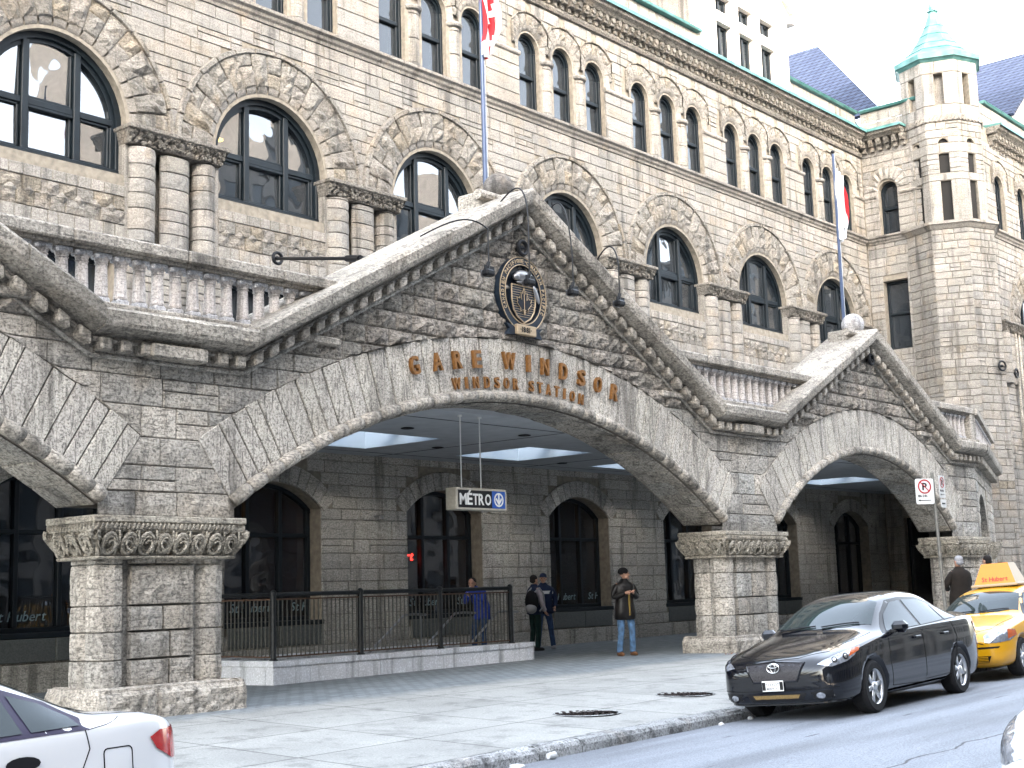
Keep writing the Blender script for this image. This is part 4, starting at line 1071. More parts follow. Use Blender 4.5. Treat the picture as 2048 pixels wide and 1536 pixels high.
    q = mc.build('capital', 'acarve'); q.parent = o; q.matrix_parent_inverse = Matrix()
    bm = MB(); zt = .41; x = cx - hw - .13; e = cx + hw + .14; ya, yb = y0 - .22, y1 + .2
    def rb_(P, u0, u1, v0, v1):
        def Q(u, v, d): t = max(0, (v - (v1 - .14)) / .14); return P(u, v, d - .10 * t * t)
        bm.block(Q, u0, u1, v0, v1, rough=.02, cell=.07, nmax=14, b=.03, dep=.06)
    for (a, b) in ((x, cx - .25), (cx - .25, e)): rb_(FP(ya), a, b, -.15, zt)
    rb_(lambda u, v, d: (x - d, -u, v), -yb, -(ya + .02), -.15, zt); rb_(lambda u, v, d: (e + d, u, v), ya + .02, yb, -.15, zt)
    bm.box(x + .04, e - .04, ya + .04, yb - .04, -.2, zt - .02)
    q = bm.build('base', 'atrim'); q.parent = o; return o
pillar(9.05, 11.50, .72, 1); pillar(22.98, 25.62, .78, 2); pillar(34.1, 36.45, .75, 3)
# end wall turning towards the turret
ea = rad(18.8); ed = Vector((cos(ea), sin(ea), 0)); en = Vector((sin(ea), -cos(ea), 0))
PE = lambda u, v, d=0: tuple(Vector((XE - .02, YA, v)) + ed * u + en * d)
mb = MB(); hole_ = [(1.1, -.2), (5.3, -.2), (5.3, 2.6)] + [(3.2 + 2.1 * cos(t), 2.6 + 1.15 * sin(t)) for t in fr(.1, pi - .1, 10)] + [(1.1, 2.6)]
mb.poly([(0, -.2), (1.1, -.2), (1.1, 2.6)] + [(3.2 - 2.1 * cos(t), 2.6 + 1.15 * sin(t)) for t in fr(.1, pi - .1, 10)] + [(5.3, 2.6), (5.3, -.2), (9.0, -.2), (9.0, 4.6), (0, 4.6)], PE, d0=-.7, d1=-.03)
mb.ashlar(PE, lambda a, b: [(0, 9.0)] if a > 3.75 else [(0, 1.1), (5.3, 9.0)], .4, 4.57, rough=.015); mb.build('end_wall', 'awall', arc)
mb = MB(); k = len(CPR); vs = [PE(u, 4.57 + dz, YA - y) for u in (0, 9.1) for y, dz in CPR]
mb.add(vs, [(j, k + j, k + (j + 1) % k, (j + 1) % k) for j in range(k)]); 
for i in range(30): mb.cbox(.1 + i * .29, .27 + i * .29, 0, .24, 4.4, 4.575, .02, P=lambda a, b, c: PE(a, c, b))
mb.build('coping', 'atrim', arc)
mb = MB(); mb.lathe([(.5, .36), (.44, .4), (.38, 1.93), (.42, 1.97), (.6, 2.3), (.62, 2.43), (0.01, 2.43)], (PE(5.7, 0)[0], PE(5.7, 0, -.3)[1], 0), 12); mb.build('round_pillar', 'acarve', arc)
# balustrades
def baluster():
    mb = MB(); mb.cbox(-.085, .085, -.085, .085, 0, .10, .02)
    mb.lathe([(.085, .10), (.09, .13), (.082, .16), (.072, .5), (.085, .515), (.076, .53), (.085, .56), (.105, .60)], n=12)
    mb.cbox(-.1, .1, -.1, .1, .58, .65, .015); mb.lathe([(.001, .0), (.03, .008), (.04, .035), (.03, .06), (.001, .07)], (.145, -.10, .56), 8)
    return mb.mesh('baluster', 'balu', False)
BAL = baluster()
def balustrade(x0, x1, n0, n1):
    mb = MB(); x = x0
    while x < x1 - .01:
        e = min(x1, x + random.uniform(1.3, 1.8)); e = x1 if x1 - e < .5 else e
        mb.cbox(x + .004, e - .004, 14.42, 14.86, 5.73, 5.90, .025, P=lambda a, b, c: (a, b + random.uniform(-.006, .006), c)); mb.cbox(x, e, 14.5, 14.8, 5.69, 5.735, .01)
        mb.cbox(x + .004, e - .004, 14.40, 14.90, 4.93, 5.045, .02); x = e
    o = mb.build('balustrade', 'atrim', arc); x = n0
    while x < n1:
        q = D.objects.new('baluster', BAL); COL.objects.link(q); q.location = (x, 14.66, 5.045); q.parent = o; x += .275
    return o
balustrade(7.2, 13.2, 7.5, 12.9); balustrade(21.3, 27.2, 21.8, 27.0); balustrade(32.6, 36.3, 33.1, 36.0)
mb = MB(); mb.cbox(35.95, 36.3, 14.45, 14.88, 5.04, 5.74, .02); mb.build('balustrade_post', 'atrim', arc)
mb = MB()
mb.box(0, 9, -.25, .2, 5.73, 5.9, P=lambda a, b, c: PE(a + .1, c, b)); mb.box(0, 9, -.22, .18, 4.93, 5.05, P=lambda a, b, c: PE(a + .1, c, b))
o = mb.build('balustrade', 'atrim', arc)
for i in range(28):
    p = PE(.5 + i * .29, 5.045, 0); q = D.objects.new('baluster', BAL); COL.objects.link(q); q.location = p; q.rotation_euler = (0, 0, ea); q.parent = o
M['dball'] = stone('dark_weathered_ball', [(.13, .12, .11), (.15, .14, .13)], pits=.7, stain=.5, fine=18)
# peaks: saddle stone and ball
for px, zt, yb in ((17.3, 8.02, 14.95), (29.95, 7.22, 14.75)):
    mb = MB(); mb.cbox(px - .62, px + .12, yb - .16, yb + .34, zt - .3, zt + .02, .03); mb.lathe([(.09, -.4), (.09, .35)], (px - .25, yb - .16, zt - .04), 10, 'X')
    o = mb.build('finial', 'atrim', arc); mb = MB(); bz = zt + .24; n = 12
    mb.lathe([(.27 * sin(pi * i / n) + (.001 if i in (0, n) else 0), -.27 * cos(pi * i / n)) for i in range(n + 1)], (px + .1, yb + .02, bz), 24)
    mb.lathe([(.16, -.3), (.2, -.24), (.12, -.2)], (px + .1, yb + .02, bz), 16); q = mb.build('ball', 'dball' if px < 20 else 'balu', None, smooth=True); q.parent = o
# terrace slab with skylights
mb = MB(); SK = [13.3, 18.3, 23.15, 28.0, 32.9, 37.7]
hs = [rect(c - 1.1, c + 1.1, 18.3, 20.5) for c in SK]
PT = lambda u, v, d=0: (u, v, 4.36 - d)
outl = [(4, 15.35), (36.3, 15.35), (45.3, 18.2), (45.3, 21.5), (4, 21.5)]
loops = [[Vector((a, b, 0)) for a, b in lp] for lp in [outl, *hs]]; tri = tessellate_polygon(loops); pts = [p for lp in [outl, *hs] for p in lp]
mb.add([(a, b, 4.36) for a, b in pts], tri); mb.add([(a, b, 4.88) for a, b in pts], tri)
for lp in [outl, *hs]: n = len(lp); mb.add([(a, b, z) for z in (4.36, 4.88) for a, b in lp], [(i, (i + 1) % n, n + (i + 1) % n, n + i) for i in range(n)])
mb.build('ceiling', plain('grey_painted_ceiling', (.38, .40, .42), .8, noise=.12, nscale=3), arc)
M['shaft'] = plain('pale_blue_shaft', (.26, .32, .38), .6)
for c in SK:
    mb = MB(); s = 1.1
    for (a, b, e, f) in ((c - s + .01, c + s - .01, 18.31, 18.34), (c - s + .01, c + s - .01, 20.46, 20.49), (c - s + .01, c - s + .04, 18.34, 20.46), (c + s - .04, c + s - .01, 18.34, 20.46)): mb.box(a, b, e, f, 4.365, 5.1)
    mb.box(c - .05, c + .05, 18.3, 20.5, 4.7, 4.85); mb.box(c - s, c + s, 19.35, 19.45, 4.7, 4.85)
    mb.build('skylight', 'shaft', arc)
for x, y in ((17.52, 17.4), (20.4, 19.4), (20.2, 16.9), (25.3, 17.2), (25.5, 20.2), (30.5, 17.2), (15.6, 19.4)):
    mb = MB(); mb.lathe([(.001, .03), (.08, .03), (.09, .0), (.12, -.012), (.125, .0)], (x, y, 4.352), 16); mb.build('downlight', 'black', arc)
mb = MB(); mb.box(4, 45, 16.2, 16.215, 4.352, 4.358); mb.box(20.6, 20.615, 15.4, 21.4, 4.352, 4.358); mb.box(25.5, 25.515, 15.4, 21.4, 4.352, 4.358); mb.box(4, 45, 20.9, 20.915, 4.352, 4.358); mb.build('ceiling_joint', 'black', arc)

# ================================================================ the block across the street (behind the camera, mirrored in the glass)
opp = thing('office_block', 'tall stone office block across the street, seen only as reflections in the window panes', 'building', (20, -14, 0))
def facade(x0, x1, y, zt, bay, fl):
    mb = MB(); mg = MB(); mb.box(x0, x1, y - 12, y - .5, -.3, zt); mg.box(x0 + .1, x1 - .1, y - .5, y - .42, .5, zt - .8)
    x = x0
    while x <= x1 + .01: mb.box(x - .55, x + .55, y - .5, y, -.3, zt); x += bay
    z = 0
    while z < zt: mb.box(x0, x1, y - .46, y - .1, z + fl - 1.2, min(zt, z + fl)); z += fl
    mb.box(x0 - .3, x1 + .3, y - 1, y + .7, zt - .7, zt + .3)
    mb.build('facade', M['opp'], opp); mg.build('glazing', M['opg'], opp)
M['opp'] = plain('opposite_stone', (.17, .155, .14), .9, noise=.3, nscale=1.5); M['opg'] = plain('opposite_glass', (.03, .04, .05), .15)
facade(-70, 8, -14, 30, 3.6, 3.8); facade(8.5, 29.5, -14, 32.0, 3.0, 4.0); facade(30, 45, -14, 19.5, 3.0, 3.9); facade(45.5, 56, -14, 31, 3.2, 4.0); facade(56.5, 69, -14, 21, 3.1, 3.8); facade(69.5, 130, -14, 28.5, 3.8, 3.6)
grid('far_sidewalk', [-60, 0, 60, 160], [-14.0, -3.2], lambda x, y: -.12, 'concrete')

M['strip'] = plain('warm_strip_light', (1, .8, .4), .5, emit=((1, .62, .12), .5))
for i, (x, y, z, l_, lab) in enumerate(((17.0, YW + 1.2, 11.0, .5, 'yellow ceiling light behind the left panes of the second big arched window'), (21.35, YW + .9, 15.2, .3, 'yellow ceiling light inside an upper window left of the near flag'), (42.2, YW + 1.0, 11.0, .4, 'yellow ceiling light in the last big arched window before the corner'))):
    mb = MB(); mb.cbox(x, x + l_, y, y + .12, z, z + .06, .01); tag(mb.build('ceiling_light', 'strip'), lab, 'ceiling light', 'lights inside the upper windows')
KF = .58
# ================================================================ lettering, crest, signs
M['bronze'] = plain('aged_bronze', (.42, .19, .055), .42, metal=.55, noise=.35, nscale=25)
M['gold'] = plain('gilt_edge', (.62, .47, .30), .5, metal=.3, noise=.2)
M['navy'] = plain('navy_enamel', (.008, .012, .02), .35)
M['navy2'] = plain('blue_enamel', (.02, .032, .05), .4)
M['steel'] = plain('dull_steel', (.45, .45, .46), .35, metal=.8)
M['white'] = plain('white_paint', (.98, .98, .95), .5)
M['offwhite'] = plain('cream_sign_case', (.55, .51, .42), .55, noise=.15)
M['red'] = plain('red_paint', (.62, .015, .02), .5)
M['blue'] = plain('blue_sign', (.01, .10, .48), .4)
M['blackp'] = plain('black_panel', (.008, .008, .01), .4)
W1 = dict(W=.31, I=.075, M=.26, S=.19); 
t = thing('sign_lettering', 'large bronze letters GARE WINDSOR curving over the wide arch', 'lettering', (17.3, 14.45, 5))
for ch, a in zip('GAREWINDSOR', [-0.2382, -0.1917, -0.1503, -0.1088, -0.0383, 0.0063, 0.0452, 0.0901, 0.1352, 0.178, 0.2222]):
    mb = MB(); R = 11.03
    glyph(mb, ch, lambda u, v, d: (17.34 + (R + v) * sin(a) + u * cos(a), YA - .035 - d, -6.04 + (R + v) * cos(a) - u * sin(a)), 0, 0, W1.get(ch, .185), .285, .06); mb.build('letter', 'bronze', t)
t = thing('sign_lettering', 'small bronze letters WINDSOR STATION curving just above the arch roll', 'lettering', (17.3, 14.45, 4.7))
for ch, a in zip('WINDSORSTATION', [-0.1567, -0.1349, -0.1139, -0.0893, -0.0665, -0.0447, -0.023, 0.0145, 0.0351, 0.0561, 0.0767, 0.0963, 0.1164, 0.1391]):
    mb = MB(); R = 10.71
    glyph(mb, ch, lambda u, v, d: (17.34 + (R + v) * sin(a) + u * cos(a), YA - .03 - d, -6.04 + (R + v) * cos(a) - u * sin(a)), 0, 0, dict(W=.19, I=.045).get(ch, .12), .185, .035); mb.build('letter', 'bronze', t)
# crest
CX, CZ = 17.28, 6.28
t = thing('crest', 'oval dark blue and gilt railway crest with beaver, shield and maple leaf dated 1881', 'crest', (CX, 14.4, CZ))
PC = lambda u, v, d=0: (CX + u, YA - .08 - d, CZ + v)
def ell(rx, rz, n=48, a0=0, a1=2 * pi): return [(rx * sin(a0 + (a1 - a0) * i / n), rz * cos(a0 + (a1 - a0) * i / n)) for i in range(n)]
mb = MB(); mb.poly(ell(.60, .64)[::-1], PC, [ell(.46, .50)], d0=-.1, d1=.03); mb.build('ring', 'navy2', t)
mb = MB(); mb.poly(ell(.46, .50)[::-1], PC, d0=-.1, d1=-.02); mb.build('field', 'navy', t)
mb = MB()
for r in ((.595, .635), (.465, .505)): mb.tube([PC(u, v, .035) for u, v in ell(*r)], .009, 6, closed=True)
T_ = 'CANADIEN PACIFIQUE·CANADIAN PACIFIC'; a0, a1 = rad(-118), rad(118)
for i, ch in enumerate(T_):
    a = a0 + (a1 - a0) * i / (len(T_) - 1); cx_, cz_ = .495 * sin(a), .535 * cos(a)
    nx, nz = sin(a) / 1, cos(a); 
    if ch == '·': mb.lathe([(.001, -.01), (.012, -.01), (.012, 0), (.001, 0)], PC(.53 * sin(a), .57 * cos(a), .04), 6, 'Y'); continue
    glyph(mb, ch, lambda u, v, d: PC(cx_ + v * nx + u * nz, cz_ + v * nz - u * nx, .03 + d), 0, 0, dict(I=.016).get(ch, .05), .068, .012)
mb.build('ring_lettering', 'gold', t)
sh = [(-.30, .14), (.30, .14), (.30, -.12), (.26, -.28), (.16, -.40), (0, -.48), (-.16, -.40), (-.26, -.28), (-.30, -.12)][::-1]
mb = MB(); mb.poly(sh, PC, d0=-.03, d1=.03); o = mb.build('shield', 'navy2', t)
mb = MB(); mb.tube([PC(u, v, .035) for u, v in sh], .014, 5, closed=True)
for i in range(13):
    z = .10 - i * .04; hw = .28 if z > -.15 else .28 * sqrt(max(0, 1 - ((z + .15) / .34) ** 2)); mb.tube([PC(-hw, z, .032), PC(hw, z, .032)], .0045, 4)
mb.build('shield_outline', 'gold').parent = o; D.objects['shield_outline'].matrix_parent_inverse = Matrix()
lf = [(0, .20), (.045, .11), (.085, .13), (.07, .02), (.12, .065), (.135, .035), (.2, .045), (.175, -.01), (.2, -.03), (.10, -.11), (.11, -.145), (.02, -.125), (.012, -.20)]
leaf = [(u * .95, v * 1.15 - .12) for u, v in lf] + [(-u * .95, v * 1.15 - .12) for u, v in lf[::-1] if u > 0]
mb = MB(); mb.poly(leaf[::-1], PC, d0=0, d1=.05); o2 = mb.build('maple_leaf', 'navy', t)
mb = MB(); mb.tube([PC(u, v, .05) for u, v in leaf], .006, 4, closed=True); mb.tube([PC(0, -.32, .052), PC(0, .05, .052)], .006, 4); mb.build('leaf_outline', 'gold', t)
mb = MB()       # beaver
def blob(mb, c, r, n=12, m=8, tilt=0):
    vs = []; 
    for i in range(m + 1):
        for j in range(n):
            a, b = pi * i / m, 2 * pi * j / n; u, v, d = r[0] * cos(a), r[1] * sin(a) * cos(b), r[2] * sin(a) * sin(b)
            vs.append(PC(c[0] + u * cos(tilt) - v * sin(tilt), c[1] + u * sin(tilt) + v * cos(tilt), c[2] + d))
    mb.add(vs, [(i * n + j, i * n + (j + 1) % n, (i + 1) * n + (j + 1) % n, (i + 1) * n + j) for i in range(m) for j in range(n)])
blob(mb, (-.02, .30, .05), (.20, .11, .09)); blob(mb, (-.2, .27, .06), (.075, .06, .06)); blob(mb, (.11, .28, .05), (.12, .10, .09)); blob(mb, (-.1, .19, .05), (.09, .025, .04)); blob(mb, (.12, .18, .05), (.09, .025, .04)); blob(mb, (-.17, .335, .07), (.02, .02, .015))
blob(mb, (.31, .03, .06), (.16, .05, .02), tilt=-1.15)
mb.build('beaver', 'steel', t, smooth=True)
mb = MB()
for s in (-1, 1): mb.poly([(s * .2, -.57), (s * .47, -.53), (s * .38, -.61), (s * .46, -.72), (s * .2, -.70)][::s], PC, d0=-.02, d1=.04)
mb.build('ribbon', 'navy2', t)
mb = MB(); mb.cbox(-.25, .25, 0, .09, -.70, -.53, .012, P=lambda a, b, c: PC(a, c, b)); o = mb.build('date_plate', 'gold', t)
mb = MB(); text(mb, '·1881·', lambda u, v, d: PC(u, v, .09 + d), -.17, -.655, .085, .006, key='b', sp=.22); mb.build('date', 'blackp', t)
# metro sign
t = thing('hanging_sign', 'cream hanging box sign reading METRO with blue arrow roundel, on two rods', 'sign', (17.35, 15.6, 2.95))
mb = MB(); mb.cbox(16.71, 18.0, 15.5, 15.74, 2.755, 3.125, .012); mb.build('case', 'offwhite', t)
PM = lambda u, v, d=0: (16.71 + u, 15.5 - d, 2.755 + v)
mb = MB(); mb.box(.055, .895, -.01, .006, .04, .33, P=lambda a, b, c: PM(a, c, b)); mb.build('black_panel', 'blackp', t)
mb = MB(); mb.box(.90, 1.235, -.01, .006, .04, .33, P=lambda a, b, c: PM(a, c, b)); mb.build('blue_panel', 'blue', t)
mb = MB()
for ch, u, w_ in (('M', .165, .17), ('É', .33, .13), ('T', .475, .13), ('R', .62, .14), ('O', .79, .15)): glyph(mb, ch, lambda a, b, d: PM(a, b, .008 + d), u, .085, w_, .25 if ch == 'É' else .19, .004)
mb.build('lettering', 'white', t)
mb = MB(); c0 = (1.068, .185); mb.poly([(c0[0] + .12 * cos(a), c0[1] + .12 * sin(a)) for a in fr(0, 2 * pi, 28)[:-1]], PM, [[(c0[0] + .093 * cos(a), c0[1] + .093 * sin(a)) for a in fr(0, 2 * pi, 28)[:-1]]], d0=0, d1=.011)
mb.box(-.017, .017, -.08, .11, .006, .012, P=lambda a, b, c: PM(c0[0] + a, c0[1] + b, c))
for s in (-1, 1): mb.poly([(c0[0], c0[1] - .095), (c0[0] + s * .085, c0[1] + .01), (c0[0] + s * .06, c0[1] + .035), (c0[0], c0[1] - .045)][::s], PM, d0=0, d1=.013)
mb.build('arrow_roundel', 'white', t)
for x in (16.96, 17.45):
    mb = MB(); mb.tube([(x, 15.6, 3.12), (x, 15.6, 4.36)], .011, 8); mb.lathe([(.04, 4.33), (.04, 4.36)], (x, 15.6, 0), 12); mb.build('rod', 'white', t)
# tie plates and rod
def ring(x, y, z, lab, nrm=(0, -1), r=.115):
    t = thing('anchor_ring', lab, 'anchor ring', (x, y, z), group='iron wall anchors')
    mb = MB(); a = atan2(nrm[0], -nrm[1]); P = lambda u, v, d: (x + u * cos(a) + nrm[0] * d, y + u * sin(a) + nrm[1] * d, z + v)
    mb.tube([P(r * cos(q), r * sin(q), .10) for q in fr(0, 2 * pi, 20)[:-1]], .034, 8, closed=True); mb.build('ring', 'black', t)
    mb = MB(); mb.tube([P(0, 0, -.02), P(0, 0, .1)], .045, 8); mb.tube([P(-r, 0, .09), P(r, 0, .09)], .022, 6); mb.build('bolt', 'black', t)
ring(17.25, YA - .05, 7.07, 'black iron ring anchor above the oval crest'); ring(30.03, YA - .05, 6.56, 'black iron ring anchor under the peak of the small gable')
ring(17.66, YW - .25, 8.2, 'black iron ring anchor holding the tie rod on the upper wall')
t = thing('tie_rod', 'black iron tie rod running from the upper wall to the big gable', 'tie rod', (16, 18, 7.5))
a_, b_ = Vector((17.66, YW - .3, 8.2)), Vector((15.1, 15.5, 6.74)); mb = MB(); mb.tube([a_, b_], .032, 8); m_ = a_.lerp(b_, .72); n_ = a_.lerp(b_, .83); mb.tube([m_, n_], .06, 8); mb.build('rod', 'black', t)
ring(46.05, 17.32, 8.46, 'black iron ring anchor low on the turret', (-.38, -.92), .16); ring(47.75, YF - .15, 8.40, 'black iron ring anchor on the wing beside the downpipes', r=.15)
# floodlights on swan necks
fl = [((14.75, 14.3, 6.81), (15.5, 14.2, 7.2), 15.64, 'lowest left black floodlight on a long curved arm over the left slope'), ((16.65, 14.3, 7.72), (16.9, 14.2, 7.86), 16.63, 'black floodlight hanging over the oval crest'),
      ((17.82, 14.3, 7.69), (18.05, 14.2, 7.80), 17.76, 'black floodlight hanging just right of the crest'), ((19.2, 14.3, 7.10), (19.35, 14.2, 7.15), 19.07, 'rightmost black floodlight hanging under the right slope')]
for (p0, p1, x, lab) in fl:
    t = thing('floodlight', lab, 'floodlight', (x, 13.75, 6.26), group='floodlights on curved arms over the gable')
    z = 6.30; A = Vector(p0); T = Vector((x, 13.7, 6.42)); pts = []
    top = Vector(((A.x * .35 + T.x * .65), 13.95, max(A.z + .22, 7.0)))
    if x > 16 and x < 17: top = Vector((16.75, 13.9, 7.95))
    for i in range(15):
        s = i / 14; P0, P1, P2, P3 = A, A.lerp(top, .7) + Vector((0, 0, .12)), top + Vector((0, -.15, .18)), T + Vector((0, 0, .55))
        pts.append(P0 * (1 - s) ** 3 + P1 * 3 * s * (1 - s) ** 2 + P2 * 3 * s * s * (1 - s) + P3 * s ** 3)
    pts.append(T); mb = MB(); mb.tube(pts, .013, 6); mb.build('arm', 'black', t)
    mb = MB(); mb.cbox(x - .10, x + .10, 13.64, 13.78, 6.22, 6.33, .03); mb.tube([(x - .03, 13.7, 6.34), (x, 13.7, 6.44)], .03, 8); mb.box(x - .11, x + .11, 13.68, 13.70, 6.30, 6.38); mb.build('lamp_housing', 'black', t)
    mb = MB(); mb.box(x - .10, x + .10, 13.78, 13.786, 6.22, 6.32); mb.build('lens', 'steel', t)
# flagpoles
M['pole'] = plain('blue_grey_pole', (.10, .14, .24), .3, metal=.3); M['flagw'] = plain('flag_white', (1, 1, 1), .8); M['flagr'] = plain('flag_red', (.66, .01, .02), .8)
def flag(x, y, z0, z1, w_, seed, cols, nm):
    rn = random.Random(seed); mb = MB(); n, m = 22, 14; vs = []
    for j in range(m + 1):
        v = j / m; z = z1 + (z0 - z1) * v; ww = w_ * (.35 + .65 * sin(pi * min(.95, v * .9 + .12)) ** .8)
        for i in range(n + 1):
            u = i / n; vs.append((x - .08 * ww + ww * (u * .85) + .04 * sin(9 * v + 2), y - .02 + .11 * sin(u * 17 + v * 5 + seed) * (.3 + u), z - .22 * u * (1 - v) + .05 * sin(u * 9)))
    A = n + 1
    for j in range(m):
        for i in range(n): mb.f.append((j * A + i, j * A + i + 1, (j + 1) * A + i + 1, (j + 1) * A + i)); mb.m.append(cols(i / n, j / m))
    mb.v = vs; return mb.mesh(nm, ['flagw', 'flagr', 'navy2'], True)
for x, y, z0, z1, fz0, fz1, w_, cols, lab, flab in (
        (17.44, 15.3, 7.9, 13.2, 10.75, 12.5, .46, lambda u, v: 1 if (u < .18 and v < .85) or (.45 < u < .72 and (v * 3 + u) % 1 < .62) else 0, 'tall flagpole behind the large gable ball', 'red and white maple leaf flag hanging limp on the near pole'),
        (30.27, 15.1, 7.0, 11.85, 9.65, 11.45, .42, lambda u, v: 2 if .45 < u < .7 and .72 < v < .84 else (1 if u > .86 or (.3 < u < .6 and .45 < v < .5) else 0), 'flagpole behind the small gable ball', 'white flag with red edge and dark emblem hanging on the far pole')):
    t = thing('flagpole', lab, 'flagpole', (x, y, z0), group='flagpoles on the gable peaks'); mb = MB(); mb.tube([(x, y, z0), (x, y, z1)], [.045, .03], 10); mb.build('pole', 'pole', t)
    mb = MB(); mb.lathe([(.001, 0), (.05, .03), (.05, .07), (.001, .1)], (x, y, z1), 10); mb.build('truck', 'black', t); mb = MB(); mb.tube([(x + .06, y - .02, z0 + .1), (x + .05, y - .02, z1)], .006, 4); mb.build('halyard', 'white', t)
    o = place('flag', flag(x, y - .03, fz0, fz1, w_, int(x), cols, 'flag')); tag(o, flab, 'flag')
# metro stair enclosure
M['marble'] = stone('pale_marble_slab', [(.72, .74, .78), (.64, .66, .70), (.70, .71, .74)], pit=(.3, .3, .32), pits=.2, stain=.25, bump=.003, strength=.3, rough=.5, tint=.08)
M['marble2'] = M['marble']
t = thing('low_wall', 'low pale marble wall around the metro stairs under the railing', 'wall', (17.8, 17.8, 0)); mb = MB()
x = 14.65
for i in range(8): mb.cbox(14.65 + i * .8, 14.65 + (i + 1) * .8 - .006, 17.70, 17.9, -.06, .285, .004)
mb.cbox(21.06, 21.28, 17.72, 17.95, -.02, .30, .01)
y = 17.91
for i in range(2): mb.cbox(14.65, 14.85, y, y + .86, -.06, .285, .004); y += .865
mb.cbox(14.65, 21.05, 19.5, 19.7, -.06, .285, .004); mb.build('panels', 'marble', t)
mb = MB(); 
for i in range(5): mb.cbox(14.62 + i * 1.29, 14.62 + (i + 1) * 1.29 - .005, 17.67, 17.93, .285, .385, .008)
mb.cbox(21.07, 21.3, 17.70, 17.96, .30, .385, .01); mb.cbox(14.62, 14.88, 17.935, 19.64, .285, .385, .008); mb.cbox(14.9, 21.0, 19.47, 19.73, .285, .385, .008); mb.build('cap', 'marble', t)
t = thing('railing', 'dark metal railing with thin upright bars around the metro stairs', 'railing', (17.8, 17.8, .385)); RY = 17.8
M['rail'] = plain('dark_bronze_paint', (.035, .04, .045), .35, metal=.3, noise=.3)
M['bar'] = plain('worn_bronze_bar', (.15, .145, .125), .4, metal=.3, noise=.4)
mb = MB(); mb.tube([(14.74, RY, 1.45), (20.68, RY, 1.45)], .038, 10); mb.tube([(14.74, RY, 1.45), (14.74, 19.6, 1.45)], .038, 10); mb.build('top_rail', 'rail', t)
mb = MB(); mb.box(14.72, 20.7, RY - .015, RY + .015, .43, .455); mb.box(14.72, 20.7, RY - .015, RY + .015, 1.36, 1.385); mb.box(14.725, 14.755, RY, 19.6, .43, .455); mb.box(14.725, 14.755, RY, 19.6, 1.36, 1.385); mb.build('lower_rail', plain('rusty_rail', (.12, .06, .03), .7, noise=.5), t)
for x, y in ((14.74, RY), (16.68, RY), (18.68, RY), (20.68, RY), (14.74, 19.6)):
    mb = MB(); mb.tube([(x, y, .385), (x, y, 1.45)], .05, 10); mb.lathe([(.055, 1.44), (.055, 1.49), (.03, 1.52), (.001, 1.53)], (x, y, 0), 10); mb.lathe([(.075, .385), (.075, .40), (.05, .41)], (x, y, 0), 10); mb.build('post', 'rail', t)
b0 = MB(); b0.tube([(0, 0, .44), (0, 0, 1.37)], .0125, 6); bme = b0.mesh('bar', 'bar')
for i in range(60):
    x = 14.74 + (i + 1) * 5.94 / 61
    place('bar', bme, t, (x, RY, 0))
for i in range(17): place('bar', bme, t, (14.74, RY + .1 + i * .1, 0))
for i, (y, xa, xb) in enumerate(((18.1, 20.9, 19.2), (18.7, 20.3, 18.4), (19.3, 19.5, 17.7))):
    t = thing('handrail', ['pale stair handrail nearest the railing bars', 'middle pale stair handrail seen through the railing', 'farthest left pale stair handrail seen through the railing'][i], 'handrail', (xa, y, 1), group='handrails of the metro stairs')
    s = .7; mb = MB(); mb.tube([(xa + .35, y, .98), (xa, y, 1.0), (xa - .25, y, .99), (xb - .6, y, .99 - s * (xa - .25 - xb + .6))], .022, 8); mb.build('rail', 'steel', t)
    mb = MB(); mb.tube([(xa + .2, y, .0), (xa + .2, y, .98)], .018, 6); mb.tube([(xb, y, -.5), (xb, y, .99 - s * (xa - .25 - xb))], .018, 6); mb.build('post', 'steel', t)
mb = MB(); 
for i in range(14): mb.box(20.5 - .3 * (i + 1), 20.5 - .3 * i, 17.95, 19.45, -3, .0 - .18 * (i + 1))
mb.box(15.0, 16.3, 17.95, 19.45, -3, -2.6); o = mb.build('metro_steps', 'concrete2' if 'concrete2' in M else plain('worn_step', (.16, .16, .16), .8)); tag(o, kind='structure')
mb = MB(); mb.box(14.95, 20.5, 17.93, 17.955, -3, .28); mb.box(14.95, 20.5, 19.445, 19.47, -3, .28); mb.box(14.93, 15.0, 17.95, 19.45, -3, .28); tag(mb.build('stairwell_wall', 'inner'), kind='structure')
